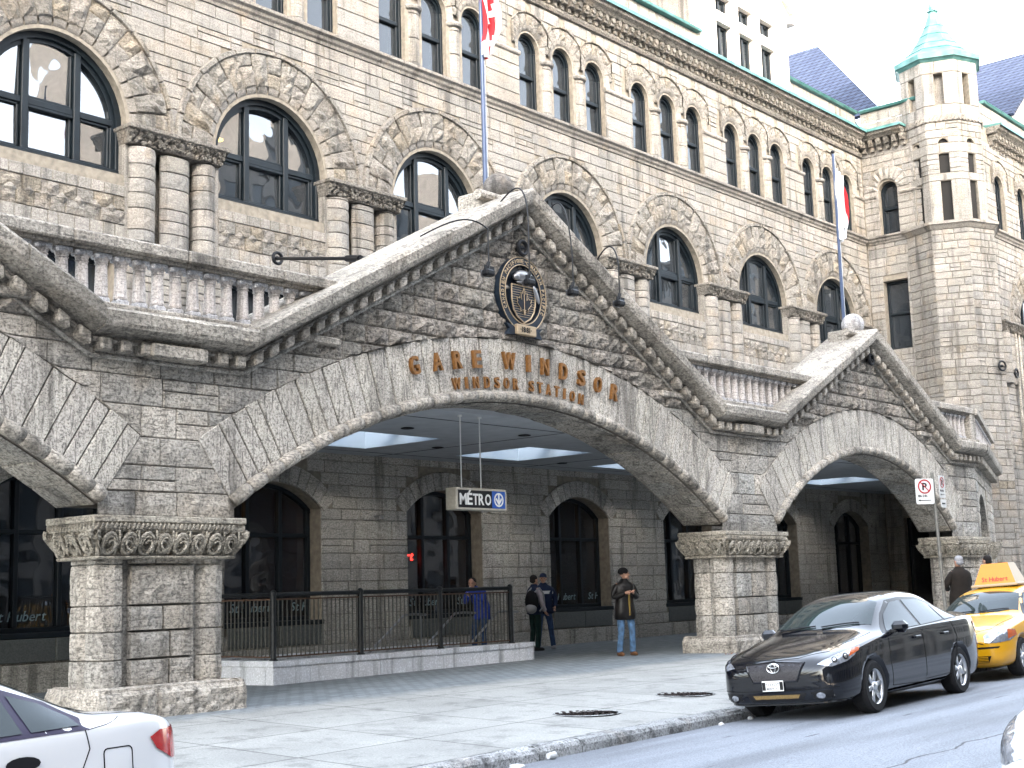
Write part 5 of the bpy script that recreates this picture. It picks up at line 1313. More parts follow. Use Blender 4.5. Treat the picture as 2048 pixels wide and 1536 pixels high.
# parking signs
t = thing('parking_sign', 'leaning slim post at the kerb with white no-parking plates', 'sign', (21.3, 9.3, zk(21)))
mb = MB(); mb.tube([(21.45, 9.25, zk(21) - .02), (21.27, 9.25, 3.08)], .028, 8); mb.build('post', plain('galvanised_post', (.30, .29, .26), .45, metal=.5, noise=.3), t)
def pplate(cx, cy, cz, w_, h, ang, kind):
    ca, sa = cos(ang), sin(ang)
    P = lambda u, v, d=0: (cx + u * ca + d * sa, cy + u * sa - d * ca, cz + v)
    mb = MB(); r = .03; out = []
    for (sx, sy, a) in ((1, 1, 0), (-1, 1, pi / 2), (-1, -1, pi), (1, -1, 1.5 * pi)):
        for q in fr(0, pi / 2, 3): out.append((sx * (w_ / 2 - r) + r * cos(a + q), sy * (h / 2 - r) + r * sin(a + q)))
    mb.poly(out, P, d0=-.004, d1=.0); o = mb.build('plate', 'white', t)
    mr = MB(); mk = MB(); R = w_ * .36; c0 = (0, h * .19)
    if kind:
        mr.poly([(c0[0] + R * cos(a), c0[1] + R * sin(a)) for a in fr(0, 2 * pi, 24)[:-1]], P, [[(c0[0] + R * .82 * cos(a), c0[1] + R * .82 * sin(a)) for a in fr(0, 2 * pi, 24)[:-1]]], d0=0, d1=.004)
        mr.poly([(c0[0] - R * .66, c0[1] + R * .58), (c0[0] - R * .58, c0[1] + R * .66), (c0[0] + R * .66, c0[1] - R * .58), (c0[0] + R * .58, c0[1] - R * .66)][::-1], P, d0=0, d1=.006)
        glyph(mk, 'P', lambda u, v, d: P(u, v, .001 + d), c0[0], c0[1] - R * .5, R * .7, R * 1.0, .003)
        text(mk, '18h 24h', lambda u, v, d: P(u, v, d), -w_ * .38, -h * .22, h * .09, .003)
        mk.box(-w_ * .3, w_ * .3, -h * .36, -h * .34, 0, .004, P=P); mk.poly([(-w_ * .38, -h * .35), (-w_ * .28, -h * .31), (-w_ * .28, -h * .39)][::-1], P, d0=0, d1=.004)
        q = mr.build('prohibition_ring', 'red'); q.parent = o; q.matrix_parent_inverse = Matrix()
    else: mk.box(-w_ * .3, w_ * .3, -.01, .01, 0, .004, P=P)
    q = mk.build('lettering', 'blackp'); q.parent = o; q.matrix_parent_inverse = Matrix()
pplate(21.13, 9.33, 2.78, .32, .41, rad(-38), 1); pplate(21.35, 9.13, 2.85, .24, .36, rad(2), 1); pplate(21.36, 9.13, 2.58, .22, .13, rad(2), 0)
# manholes, litter
for x, y, r, lab in ((13.2, 10.22, .41, 'round cast manhole cover nearest the kerb crack'), (15.6, 10.42, .40, 'round cast manhole cover nearer the black car')):
    z = sz(x, y); t = thing('manhole_cover', lab, 'manhole cover', (x, y, z), group='manhole covers in the pavement')
    mb = MB(); mb.lathe([(r, .004), (r * .95, .010), (r * .92, .004)], (x, y, z), 32); mb.build('rim', 'kerb', t)
    mb = MB(); mb.lathe([(.001, .003), (r * .93, .003)], (x, y, z), 32)
    k = -r
    while k < r:
        h = sqrt(max(0, (r * .88) ** 2 - k * k)); 
        for q in fr(-h, h, max(1, int(h / .06)))[:-1]: mb.box(x + q + .01, x + q + .05, y + k, y + k + .025, z + .004, z + .012)
        k += .055
    mb.build('cover', plain('rusty_cast_iron', (.045, .03, .028), .6, noise=.5, nscale=30), t)
M['paper'] = plain('white_paper', (.8, .8, .8), .7)
x, y = 10.75, 8.82; z = rz(x, y) + .04; mb = MB(); mb.lathe([(.028, 0), (.038, .1), (.035, .102), (.001, .06)], (x, y, z), 12, 'X'); tag(mb.build('paper_cup', 'paper'), 'crushed white paper cup lying in the gutter', 'cup')
for x, y, s, lab in ((10.2, 8.75, .11, 'flat white paper scrap in the gutter'), (13.9, 8.80, .05, 'small white scrap in the gutter beyond the cup'), (28.3, 20.9, .10, 'white paper scrap under the arcade near the wall'), (14.55, 8.8, .055, 'white scrap in the gutter before the black car wheel')):
    z = (rz(x, y) if y < 8.9 else sz(x, y)); mb = MB(); vs = [(x + s * random.uniform(.7, 1) * cos(a), y + s * .6 * sin(a), z + random.uniform(.01, .035)) for a in fr(0, 2 * pi, 7)[:-1]] + [(x, y, z + .04)]
    mb.add(vs + [(v[0], v[1], z + .002) for v in vs[:-1]], [(i, (i + 1) % 7, 7) for i in range(7)] + [(i, 8 + i, 8 + (i + 1) % 7, (i + 1) % 7) for i in range(7)]); tag(mb.build('litter', 'paper'), lab, 'litter')
M['leafl'] = plain('dry_leaf', (.25, .09, .02), .9)
mb = MB()
for i in range(60):
    x, y = 22.9 + random.uniform(-.3, 2.6) ** 1, 14.12 + random.gauss(0, .05); z = sz(x, y); s = random.uniform(.01, .035); mb.add([(x - s, y, z + .006), (x, y - s, z + .01), (x + s, y, z + .02), (x, y + s, z + .01)], [(0, 1, 2, 3)])
tag(mb.build('dry_leaves', 'leafl'), 'brown leaf crumbs at the foot of the middle pillar', 'leaves', kind='stuff')
# shop lettering and small lamps inside the arcade windows
M['frost'] = plain('frosted_lettering', (.25, .36, .38), .6); M['lampw'] = plain('warm_bulb', (1, .6, .2), .5, emit=((1, .55, .2), 14)); M['neon'] = plain('red_neon', (.8, .05, .03), .5, emit=((1, .03, .02), 1.2))
for i, c in enumerate(ALLB[:5]):
    for j, u in enumerate((-1.1, .45) if i else (-1.1, -.1)):
        mb = MB(); text(mb, 'St-Hubert', lambda a, b, d: (a + b * .25, YW + .395 - d, b), c + u, 1.13, .17, .004)
        o = mb.build('window_lettering', 'frost'); tag(o, ['pale frosted lettering low on the %s pane of the %s arcade window' % (('left', 'right')[j], ('far left', 'second', 'third', 'fourth', 'fifth')[i])][0], 'lettering', 'lettering on the arcade windows')
mb = MB(); text(mb, 'Hubert', lambda a, b, d: (a + b * .25, YW + .8 - d, b), 21.15, 2.15, .2, .02); tag(mb.build('neon_sign', 'neon'), 'red neon lettering behind the glass of the third arcade window', 'neon sign')
for i, (x, y, z, lab) in enumerate(((27.6, YW + 1.5, 3.25, 'small warm bulb high in the fourth arcade window, upper one'), (27.75, YW + 1.2, 3.0, 'small warm bulb high in the fourth arcade window, brightest one'), (21.9, YW + 1.2, 2.75, 'small bulb glowing in the third arcade window'), (26.9, YW + 1.0, 1.45, 'orange table lamp low in the fourth arcade window'), (32.5, YW + 1.0, 3.1, 'small bulb in the fifth arcade window top'), (33.0, YW + .9, 1.45, 'orange table lamp low in the fifth arcade window'), (17.1, YW + 1.3, 3.2, 'small bulb in the second arcade window top'))):
    mb = MB(); mb.lathe([(.001, -.03), (.025, -.015), (.03, .01), (.001, .04)], (x, y, z), 8); tag(mb.build('light_bulb', 'lampw'), lab, 'lamp', 'small lamps behind the arcade windows')
t = thing('security_camera', 'small grey dome camera on the inner arcade wall', 'camera', (21.0, 21.3, 3.0)); mb = MB(); mb.lathe([(.05, 0), (.05, .05), (.001, .08)], (20.6, 21.3, 3.0), 10); mb.box(20.58, 20.62, 21.3, 21.5, 3.04, 3.08); mb.build('body', 'steel', t)
# ================================================================ cars
S = .91
def lerp_tab(tab, x):
    for (a, va), (b, vb) in zip(tab, tab[1:]):
        if x <= b: return va + (vb - va) * max(0, (x - a)) / (b - a)
    return tab[-1][1]
CT = dict(
 zt=[(0, .62), (.05, .68), (.12, .73), (.3, .80), (.6, .875), (1.0, .95), (1.25, .995), (1.45, 1.10), (1.75, 1.255), (2.05, 1.375), (2.3, 1.43), (2.6, 1.46), (3.0, 1.455), (3.3, 1.41), (3.6, 1.315), (3.9, 1.20), (4.12, 1.125), (4.4, 1.11), (4.65, 1.085), (4.76, 1.03), (4.8, .93)],
 zs=[(0, .56), (.12, .68), (.3, .74), (.6, .81), (1.0, .87), (1.3, .91), (2, .945), (3, .975), (4, 1.005), (4.5, 1.02), (4.7, .98), (4.8, .88)],
 ws=[(0, .60), (.05, .70), (.12, .78), (.25, .85), (.5, .895), (1, .91), (3.8, .91), (4.3, .89), (4.6, .84), (4.74, .78), (4.8, .70)],
 wt=[(0, .45), (.3, .62), (.6, .68), (1.0, .72), (1.25, .72), (1.6, .665), (2.05, .60), (2.6, .585), (3.2, .585), (3.7, .61), (4.12, .67), (4.5, .70), (4.8, .55)],
 zb=[(0, .28), (.05, .22), (.2, .18), (4.5, .19), (4.8, .30)])
XS = [0, .05, .12, .22, .35, .5, .7, .9, 1.1, 1.25, 1.4, 1.6, 1.8, 2.0, 2.15, 2.35, 2.6, 2.85, 3.1, 3.3, 3.5, 3.7, 3.9, 4.08, 4.2, 4.35, 4.5, 4.62, 4.72, 4.78, 4.8]
def car_body(L_, W_, H_, tab=CT, axles=(.965, 3.74), rw=.335):
    fx, fy, fz = L_ / 4.8, W_ / 1.82, H_ / 1.46; mb = MB(); K = None
    for x in XS:
        zt, zs, ws, wt, zb = (lerp_tab(tab[k], x) for k in ('zt', 'zs', 'ws', 'wt', 'zb'))
        zt = max(zt, zs + .01); k = min(.06, .4 * (zt - zs)); 
        half = [(0, zb), (.6 * ws, zb), (.86 * ws, zb + .01), (.965 * ws, zb + .07), (ws, zb + .3 * (zs - zb)), (ws, zb + .62 * (zs - zb)), (.985 * ws, zs - .05), (.955 * ws, zs), (.93 * ws + .0 * wt, zs + .25 * (zt - k - zs)) if False else (.94 * ws * .72 + wt * .28 if zt - zs > .12 else .9 * ws, zs + .3 * (zt - k - zs)), (wt * .75 + .25 * .94 * ws if zt - zs > .12 else .84 * ws, zs + .72 * (zt - k - zs)), (wt, zt - k), (.82 * wt, zt - .35 * k), (.45 * wt, zt - .08 * k), (0, zt)]
        pts = [(x * fx, y * fy, z * fz) for y, z in half] + [(x * fx, -y * fy, z * fz) for y, z in half[-2:0:-1]]
        K = len(pts); mb.v += pts
    for i in range(len(XS) - 1):
        for j in range(K): mb.f.append((i * K + j, i * K + (j + 1) % K, (i + 1) * K + (j + 1) % K, (i + 1) * K + j)); mb.m.append(0)
    mb.f.append(tuple(reversed(range(K)))); mb.m.append(0); mb.f.append(tuple((len(XS) - 1) * K + j for j in range(K))); mb.m.append(0)
    me = mb.mesh('tmpb', 'black'); me2 = evald(me, [('SUBSURF', dict(levels=2, render_levels=2))])
    bvh = BVHTree.FromPolygons([v.co for v in me2.vertices], [tuple(p.vertices) for p in me2.polygons])
    cut = MB()
    for ax in axles:
        for s in (-1, 1): 
            y0, y1 = sorted((s * W_ * .30, s * W_ * .62)); n = 28; cut.lathe([(rw + .055, y0), (rw + .055, y1)], (ax, 0, rw), n, 'Y')
    cm = cut.mesh('cut', 'black'); bm = bmesh.new(); bm.from_mesh(cm); bmesh.ops.recalc_face_normals(bm, faces=bm.faces[:]); bm.to_mesh(cm); bm.free()
    co = D.objects.new('cutter', cm); COL.objects.link(co)
    bm = bmesh.new(); bm.from_mesh(me2); bmesh.ops.recalc_face_normals(bm, faces=bm.faces[:]); bm.to_mesh(me2); bm.free()
    me3 = evald(me2, [('BOOLEAN', dict(operation='DIFFERENCE', object=co, solver='EXACT'))]); D.objects.remove(co)
    return me3, bvh
def wheel_mesh(rw, w_, spokes=5, hub=False):
    t = MB(); t.lathe([(rw * .66, -w_ / 2), (rw * .90, -w_ / 2 - .004), (rw * .97, -w_ / 2 + .02), (rw, -w_ / 2 + .05), (rw, w_ / 2 - .05), (rw * .97, w_ / 2 - .02), (rw * .9, w_ / 2), (rw * .66, w_ / 2)], n=36, axis='Y', cap=False)
    r = MB(); y = -w_ / 2 + .015
    r.lathe([(rw * .69, y + .06), (rw * .70, y - .008), (rw * .66, y - .012), (rw * .62, y + .02), (rw * .60, y + .12)], n=36, axis='Y', cap=False)
    r.lathe([(.001, y - .012), (.05, y - .012), (.062, y + .01), (.065, y + .05)], n=18, axis='Y', cap=False)
    for k in range(spokes):
        a = 2 * pi * k / spokes + .2
        P = lambda u, v, d: (u * cos(a) - v * sin(a), d, u * sin(a) + v * cos(a))
        r.cbox(.04, rw * .645, -.032, .032, 0, .03, .008, P=lambda u, v, d: P(u, v * (1.15 - .5 * (u / rw)), y + .002 + d + .012 * (1 - u / rw)))
    b = MB(); b.lathe([(.001, y + .10), (rw * .62, y + .10)], n=20, axis='Y', cap=False); b.lathe([(.001, y + .06), (rw * .42, y + .06), (rw * .42, y + .08)], n=20, axis='Y', cap=False)
    return t.mesh('tyre', 'tyre'), r.mesh('rim', 'alloy', True), b.mesh('brake_disc', 'brake')
M['tyre'] = plain('tyre_rubber', (.018, .018, .02), .8, noise=.3, nscale=60); M['alloy'] = plain('alloy_wheel', (.95, .97, 1), .28, metal=.85); M['brake'] = plain('dark_brake', (.03, .028, .025), .5, metal=.5)
M['cblack'] = plain('black_car_paint', (.003, .004, .008), .12, spec=.25, coat=.7, noise=.2, nscale=30); M['cyellow'] = plain('taxi_yellow_paint', (.95, .46, .004), .3, coat=.6); M['cwhite'] = plain('white_car_paint', (1, 1, 1), .25, coat=.8); 
M['cg'] = glass('car_window', (.02, .028, .028), 0.0, 0.0, .6, .0); M['trimb'] = plain('black_trim', (.012, .012, .014), .4); M['chrome'] = plain('chrome', (1, 1, 1), .12, metal=1); M['grille'] = plain('grille_mesh', (.05, .045, .05), .4, noise=.9, nscale=90)
M['lens'] = plain('headlight_lens', (.55, .58, .65), .12, metal=.6, coat=1, noise=.5, nscale=25); M['amber'] = plain('amber_lens', (.7, .12, .01), .2, coat=1); M['redl'] = plain('tail_lens', (.6, .004, .008), .15, coat=1); M['groove'] = plain('panel_gap', (.004, .004, .004), .9)
class Car:
    def __init__(s, name, label, L_, W_, H_, paint, loc, rot, axles=(.965, 3.74), rw=.335, spokes=6, group=None, tab=CT):
        s.L, s.W, s.H = L_, W_, H_; s.t = thing(name, label, 'car' if 'taxi' not in name else 'taxi', loc, tilt=rot); s.t.scale = (S, S, S)
        if group: s.t['group'] = group
        me, s.bvh = car_body(L_, W_, H_, tab, axles, rw); me.materials.clear(); me.materials.append(M[paint]); me.polygons.foreach_set('use_smooth', [True] * len(me.polygons))
        s.body = s.add('body', me); s.paint = paint
        ty, ri, br = wheel_mesh(rw, .22, spokes)
        for i, ax in enumerate(axles):
            for sd in (-1, 1):
                w_ = s.add('wheel', ty); w_.location = (ax, sd * (W_ / 2 - .125), rw); w_.rotation_euler = (0, i * .5, 0 if sd < 0 else pi)
                for nm, m_ in (('rim', ri), ('brake_disc', br)): q = D.objects.new(nm, m_); COL.objects.link(q); q.parent = w_
    def add(s, name, me, par=None):
        o = D.objects.new(name, me); COL.objects.link(o); o.parent = par or s.t; return o
    def hit(s, o, d):
        h = s.bvh.ray_cast(Vector(o), Vector(d).normalized(), 20)
        if h[0] is None: h = s.bvh.find_nearest(Vector(o) + Vector(d).normalized() * 3)
        n = h[1]; n = -n if n.dot(Vector(d)) > 0 else n
        return h[0], n
    def patch(s, name, pts, mode, mat, off=.004, par=None, th=.0, mx=.09, smooth=True):
        """project a 2-D outline onto the body. mode: 'L' side facing -Y (x,z); 'R' side +Y; 'F' front (y,z); 'B' rear (y,z); 'T' top (x,y); or ('D', angle) horizontal direction"""
        if mode == 'L': f = lambda a, b: ((a, -3, b), (0, 1, 0))
        elif mode == 'R': f = lambda a, b: ((a, 3, b), (0, -1, 0))
        elif mode == 'F': f = lambda a, b: ((-3, a, b), (1, 0, 0))
        elif mode == 'B': f = lambda a, b: ((9, a, b), (-1, 0, 0))
        elif mode == 'T': f = lambda a, b: ((a, b, 4), (0, 0, -1))
        else:
            dx, dy = cos(mode[1]), sin(mode[1]); f = lambda a, b: ((-dx * 4 + dy * a + mode[2][0], -dy * 4 - dx * a + mode[2][1], b), (dx, dy, 0))
        bm = bmesh.new(); vs = [bm.verts.new((a, b, 0)) for a, b in pts]; bm.faces.new(vs); bmesh.ops.triangulate(bm, faces=bm.faces[:])
        for _ in range(5):
            es = [e for e in bm.edges if e.calc_length() > mx]
            if not es: break
            bmesh.ops.subdivide_edges(bm, edges=es, cuts=1); bmesh.ops.triangulate(bm, faces=[q for q in bm.faces if len(q.verts) > 3])
        for v in bm.verts:
            o, d = f(v.co.x, v.co.y); h, n = s.hit(o, d); v.co = h + n * off
        bmesh.ops.recalc_face_normals(bm, faces=bm.faces[:]); me = D.meshes.new(name); bm.to_mesh(me); bm.free(); me.materials.append(M[mat] if isinstance(mat, str) else mat)
        if smooth: me.polygons.foreach_set('use_smooth', [True] * len(me.polygons))
        return s.add(name, me, par)
    def line(s, name, pts, mode, mat='groove', r=.0045, closed=False, par=None, off=0, n=8):
        f = {'L': lambda a, b: ((a, -3, b), (0, 1, 0)), 'R': lambda a, b: ((a, 3, b), (0, -1, 0)), 'F': lambda a, b: ((-3, a, b), (1, 0, 0)), 'T': lambda a, b: ((a, b, 4), (0, 0, -1)), 'B': lambda a, b: ((9, a, b), (-1, 0, 0))}[mode]
        P = []; pp = pts + ([pts[0]] if closed else [])
        for (a, b), (c, d) in zip(pp, pp[1:]):
            for i in range(n): u = i / n; h, nn = s.hit(*f(a + (c - a) * u, b + (d - b) * u)); P.append(h + nn * off)
        if not closed: h, nn = s.hit(*f(*pp[-1])); P.append(h + nn * off)
        mb = MB(); mb.tube(P, r, 5, closed=closed); return s.add(name, mb.mesh(name, mat), par)
    def box(s, name, c, d, mat, ch=.02, par=None, smooth=False):
        mb = MB(); mb.cbox(c[0] - d[0] / 2, c[0] + d[0] / 2, c[1] - d[1] / 2, c[1] + d[1] / 2, c[2] - d[2] / 2, c[2] + d[2] / 2, ch); return s.add(name, mb.mesh(name, mat, smooth), par)
def sides(c, f):
    for m in ('L', 'R'): f(m)
def glaze(c, fz=1, fx=1, quarter=True):
    X = lambda p: [(a * fx, b * fz) for a, b in p]
    fwn = X([(1.56, .985), (2.54, 1.015), (2.50, 1.37), (2.2, 1.345), (1.85, 1.20)]); rwn = X([(2.62, 1.015), (3.40, 1.05), (3.33, 1.29), (3.1, 1.355), (2.58, 1.375)]); qwn = X([(3.46, 1.05), (3.86, 1.07), (3.62, 1.20), (3.40, 1.275)])
    for m in ('L', 'R'):
        c.patch('side_glass_trim', X([(1.42, .965), (3.98, 1.055), (3.75, 1.19), (3.42, 1.325), (3.1, 1.395), (2.55, 1.415), (2.15, 1.385), (1.8, 1.22)]), m, 'trimb', .002)
        for p in (fwn, rwn) + ((qwn,) if quarter else ()): c.patch('side_window', p, m, 'cg', .007)
    W_ = c.W / 1.82
    c.patch('windscreen', [(1.30 * fx, 0), (1.33 * fx, -.4 * W_), (1.45 * fx, -.70 * W_), (2.0 * fx, -.56 * W_), (2.06 * fx, 0), (2.0 * fx, .56 * W_), (1.45 * fx, .70 * W_), (1.33 * fx, .4 * W_)], 'T', 'cg', .005)
    c.patch('rear_window', [(3.42 * fx, -.52 * W_), (4.02 * fx, -.62 * W_), (4.10 * fx, 0), (4.02 * fx, .62 * W_), (3.42 * fx, .52 * W_), (3.36 * fx, 0)], 'T', 'cg', .005)
    for s in (-1, 1):
        o = c.box('wing_mirror', (1.72 * fx, s * (c.W / 2 + .06), 1.03 * fz), (.13, .22, .15), c.paint, .05, smooth=False); c.box('mirror_arm', (1.70 * fx, s * (c.W / 2 - .03), .98 * fz), (.07, .12, .05), 'trimb', .01, o)
    c.line('wiper', [(1.33 * fx, -.05), (1.42 * fx, -.55 * W_)], 'T', 'trimb', .009, off=.02); c.line('wiper', [(1.32 * fx, .55 * W_), (1.36 * fx, .05)], 'T', 'trimb', .009, off=.02)
def doors(c, fx=1, fz=1, hm='trimb'):
    X = lambda p: [(a * fx, b * fz) for a, b in p]
    for m in ('L', 'R'):
        c.line('door_gap', X([(1.50, .95), (1.46, .6), (1.50, .30), (2.55, .27), (2.57, .98)]), m); c.line('door_gap', X([(2.57, .30), (3.42, .32), (3.62, .55), (3.72, .80), (3.60, 1.02)]), m)
        for hx in (2.36, 3.30):
            h, n = c.hit((hx * fx, -3 if m == 'L' else 3, .87 * fz), (0, 1 if m == 'L' else -1, 0)); c.box('door_handle', (hx * fx, h.y + (-.02 if m == 'L' else .02), .87 * fz), (.19, .035, .035), hm, .012)
# ---- black sedan
c = Car('parked_car', 'shiny black sedan with alloy wheels parked at the kerb ahead of the taxi', 4.805, 1.82, 1.53, 'cblack', (14.05, 8.13, -.165), (rad(-3.4), rad(-.7), rad(1.0)), rw=.33)
glaze(c); doors(c)
hd = rad(48)
for sg in (-1, 1):
    hp = [(y, z) for y, z in [(.335, .675), (.50, .64), (.72, .69), (.84, .755), (.90, .83), (.80, .825), (.60, .775), (.42, .72)]]
    md_ = ('D', sg * rad(-35) * -1, (0, 0))
    # project in a direction 35 deg off the axis
    a = rad(35) * (1 if sg < 0 else -1); dx, dy = cos(a), sin(a)
    pts = [((dy * .0 - y * 1.0) * -sg if False else (-(sg * y) * 1.0), z) for y, z in hp]
    c.patch('headlight', pts if sg > 0 else pts[::-1], ('D', a, (.3, 0)), 'lens', .006, mx=.05)
    c.patch('indicator_lens', [(-(sg * y), z) for y, z in [(.74, .74), (.90, .80), (.93, .85), (.80, .82)]], ('D', a, (.3, 0)), 'amber', .010, mx=.05)
    for (yy, zz, rr) in ((.55, .715, .035), (.70, .745, .038)):
        c.patch('headlight_bowl', [(-(sg * yy) + rr * cos(q), zz + rr * sin(q)) for q in fr(0, 2 * pi, 12)[:-1]], ('D', a, (.3, 0)), 'trimb', .009, mx=.03); c.patch('headlight_bulb', [(-(sg * yy) + rr * .6 * cos(q), zz + rr * .6 * sin(q)) for q in fr(0, 2 * pi, 10)[:-1]], ('D', a, (.3, 0)), 'chrome', .012, mx=.03)
g_ = c.patch('grille', [(-.40, .70), (-.30, .50), (.30, .50), (.40, .70), (.2, .715), (-.2, .715)], 'F', 'grille', .004)
c.line('grille_frame', [(-.41, .705), (-.31, .49), (.31, .49), (.41, .705), (0, .735)], 'F', 'cblack', .014, closed=True, par=None)
h, n = c.hit((-3, 0, .65), (1, 0, 0)); mb = MB(); ex = h.x - .02
for rx, rz_, cz_, th in ((.085, .058, .66, .009), (.032, .055, .66, .007), (.062, .022, .685, .007)): mb.tube([(ex + .1 * 0, rx * cos(q), cz_ + rz_ * sin(q)) for q in fr(0, 2 * pi, 24)[:-1]], th, 6, closed=True)
c.add('badge', mb.mesh('badge', 'chrome', True))
c.patch('lower_intake', [(-.42, .345), (-.36, .255), (.36, .255), (.42, .345)], 'F', 'trimb', .004); c.patch('radiator', [(-.33, .33), (-.30, .285), (.30, .285), (.33, .33)], 'F', plain('brass_radiator', (.25, .16, .05), .5, noise=.4, nscale=60), .007)
for s in (-1, 1): c.patch('fog_lamp', [(s * .60 + .055 * cos(q), .31 + .035 * sin(q)) for q in fr(0, 2 * pi, 12)[:-1]], 'F', 'lens', .012, mx=.03); c.patch('fog_recess', [(s * .47, .35), (s * .74, .37), (s * .74, .27), (s * .5, .27)], 'F', 'trimb', .004)
c.line('bumper_lip', [(-.84, .235), (-.5, .215), (0, .21), (.5, .215), (.84, .235)], 'F', 'cblack', .018); c.line('bumper_gap', [(-.8, .40), (-.45, .385), (0, .38), (.45, .385), (.8, .40)], 'F', r=.005); c.line('bonnet_gap', [(.13, -.3), (.32, -.62), (.9, -.74), (1.25, -.76)], 'T'); c.line('bonnet_gap', [(.13, .3), (.32, .62), (.9, .74), (1.25, .76)], 'T'); c.line('bonnet_gap', [(.13, -.3), (.10, 0), (.13, .3)], 'T')
h, n = c.hit((-3, -.0, .44), (1, 0, 0)); px = h.x - .012; o = c.box('number_plate', (px - .012, 0.02, .445), (.012, .30, .13), 'white', .004)
mb = MB(); PP = lambda u, v, d=0: (px - .0185 - d, .02 - u, .445 + v)
mb.box(-.145, -.10, -.05, .05, 0, .002, P=PP); mb.box(.10, .145, -.05, .05, 0, .002, P=PP); text(mb, 'TOYOTA', PP, -.092, .0, .035, .002, sp=.15); text(mb, 'MONTREAL', PP, -.085, -.042, .022, .002, sp=.1); c.add('plate_lettering', mb.mesh('plate_lettering', 'blackp'), o)
for m in ('L', 'R'): c.patch('side_skirt', [(1.42, .18), (3.30, .18), (3.30, .27), (1.42, .25)], m, 'cblack', .02)
for m in ('L', 'R'): c.patch('tail_light', [(4.45, .98), (4.76, .95), (4.78, .80), (4.6, .82)], m, 'redl', .006)
# ---- taxi
TL = 4.25; fx = TL / 4.8
c = Car('taxi', 'yellow taxi with a lit-style yellow roof sign parked behind the black sedan', TL, 1.68, 1.42, 'cyellow', (19.2, 8.22, -.06), (rad(-3), rad(-.6), rad(.5)), axles=(.82, 3.25), rw=.30, spokes=6)
glaze(c, 1.42 / 1.46, fx); doors(c, fx, .97)
for sg in (-1, 1):
    a = rad(30) * (1 if sg < 0 else -1)
    c.patch('headlight', [(-(sg * y), z) for y, z in [(.34, .56), (.34, .66), (.48, .73), (.70, .755), (.86, .73), (.88, .65), (.74, .575), (.5, .55)]], ('D', a, (.25, 0)), 'lens', .007, mx=.05)
    c.patch('indicator_lens', [(-(sg * y), z) for y, z in [(.70, .60), (.72, .74), (.86, .72), (.88, .65)]], ('D', a, (.25, 0)), 'amber', .011, mx=.05)
    c.line('headlight_surround', [(sg * .5, .54), (sg * .3, .60), (sg * .38, .70)], 'F', 'trimb', .008)
c.patch('grille', [(-.28, .62), (-.24, .54), (.24, .54), (.28, .62)], 'F', 'trimb', .005); c.patch('lower_intake', [(-.6, .36), (-.55, .26), (.55, .26), (.6, .36)], 'F', 'trimb', .005); c.patch('bumper_slot', [(-.72, .50), (-.70, .47), (.70, .47), (.72, .50)], 'F', 'trimb', .005)
for i in range(4): c.line('intake_bar', [(-.55, .275 + i * .022), (.55, .275 + i * .022)], 'F', 'cyellow', .006, off=.008)
c.line('bonnet_gap', [(.11, -.3), (.3, -.55), (.9, -.66), (1.1, -.68)], 'T'); c.line('bonnet_gap', [(.11, .3), (.3, .55), (.9, .66), (1.1, .68)], 'T'); c.line('bonnet_gap', [(.11, -.3), (.08, 0), (.11, .3)], 'T')
rz0 = 1.42; mb = MB(); M['signy'] = plain('yellow_sign_plastic', (.9, .32, .004), .4); M['signw'] = plain('pale_sign_plastic', (.6, .45, .28), .4)
x0, x1, y0, y1 = 2.12, 2.62, -.36, .36
def fru(mb, x0, x1, y0, y1, z0, z1, ix, iy, mis=(0, 0, 0, 0, 0)):
    a = [(x0, y0, z0), (x1, y0, z0), (x1, y1, z0), (x0, y1, z0)]; b = [(x0 + ix, y0 + iy, z1), (x1 - ix, y0 + iy, z1), (x1 - ix, y1 - iy, z1), (x0 + ix, y1 - iy, z1)]
    for i, m in enumerate(mis[:4]): mb.add([a[i], a[(i + 1) % 4], b[(i + 1) % 4], b[i]], [(0, 1, 2, 3)], m)
    mb.add(b, [(0, 1, 2, 3)], mis[4])
fru(mb, x0, x1, y0, y1, rz0 + .03, rz0 + .38, .1, .13, (1, 0, 1, 0, 2)); sg_ = c.add('roof_sign', mb.mesh('roof_sign', ['signy', 'signw', 'navy2']))
mb = MB(); mb.cbox(x0 - .05, x1 + .05, y0 - .04, y1 + .04, rz0 - .01, rz0 + .035, .01); c.add('sign_base', mb.mesh('sign_base', 'signw'), sg_)
mb = MB(); PS_ = lambda u, v, d=0: (x0 + .1 * (v / .39) - .003 - d, -u, rz0 + .03 + v); text(mb, 'St-Hubert', PS_, -.22, .05, .075, .004, sp=.12); c.add('sign_lettering', mb.mesh('sign_lettering', 'red'), sg_)
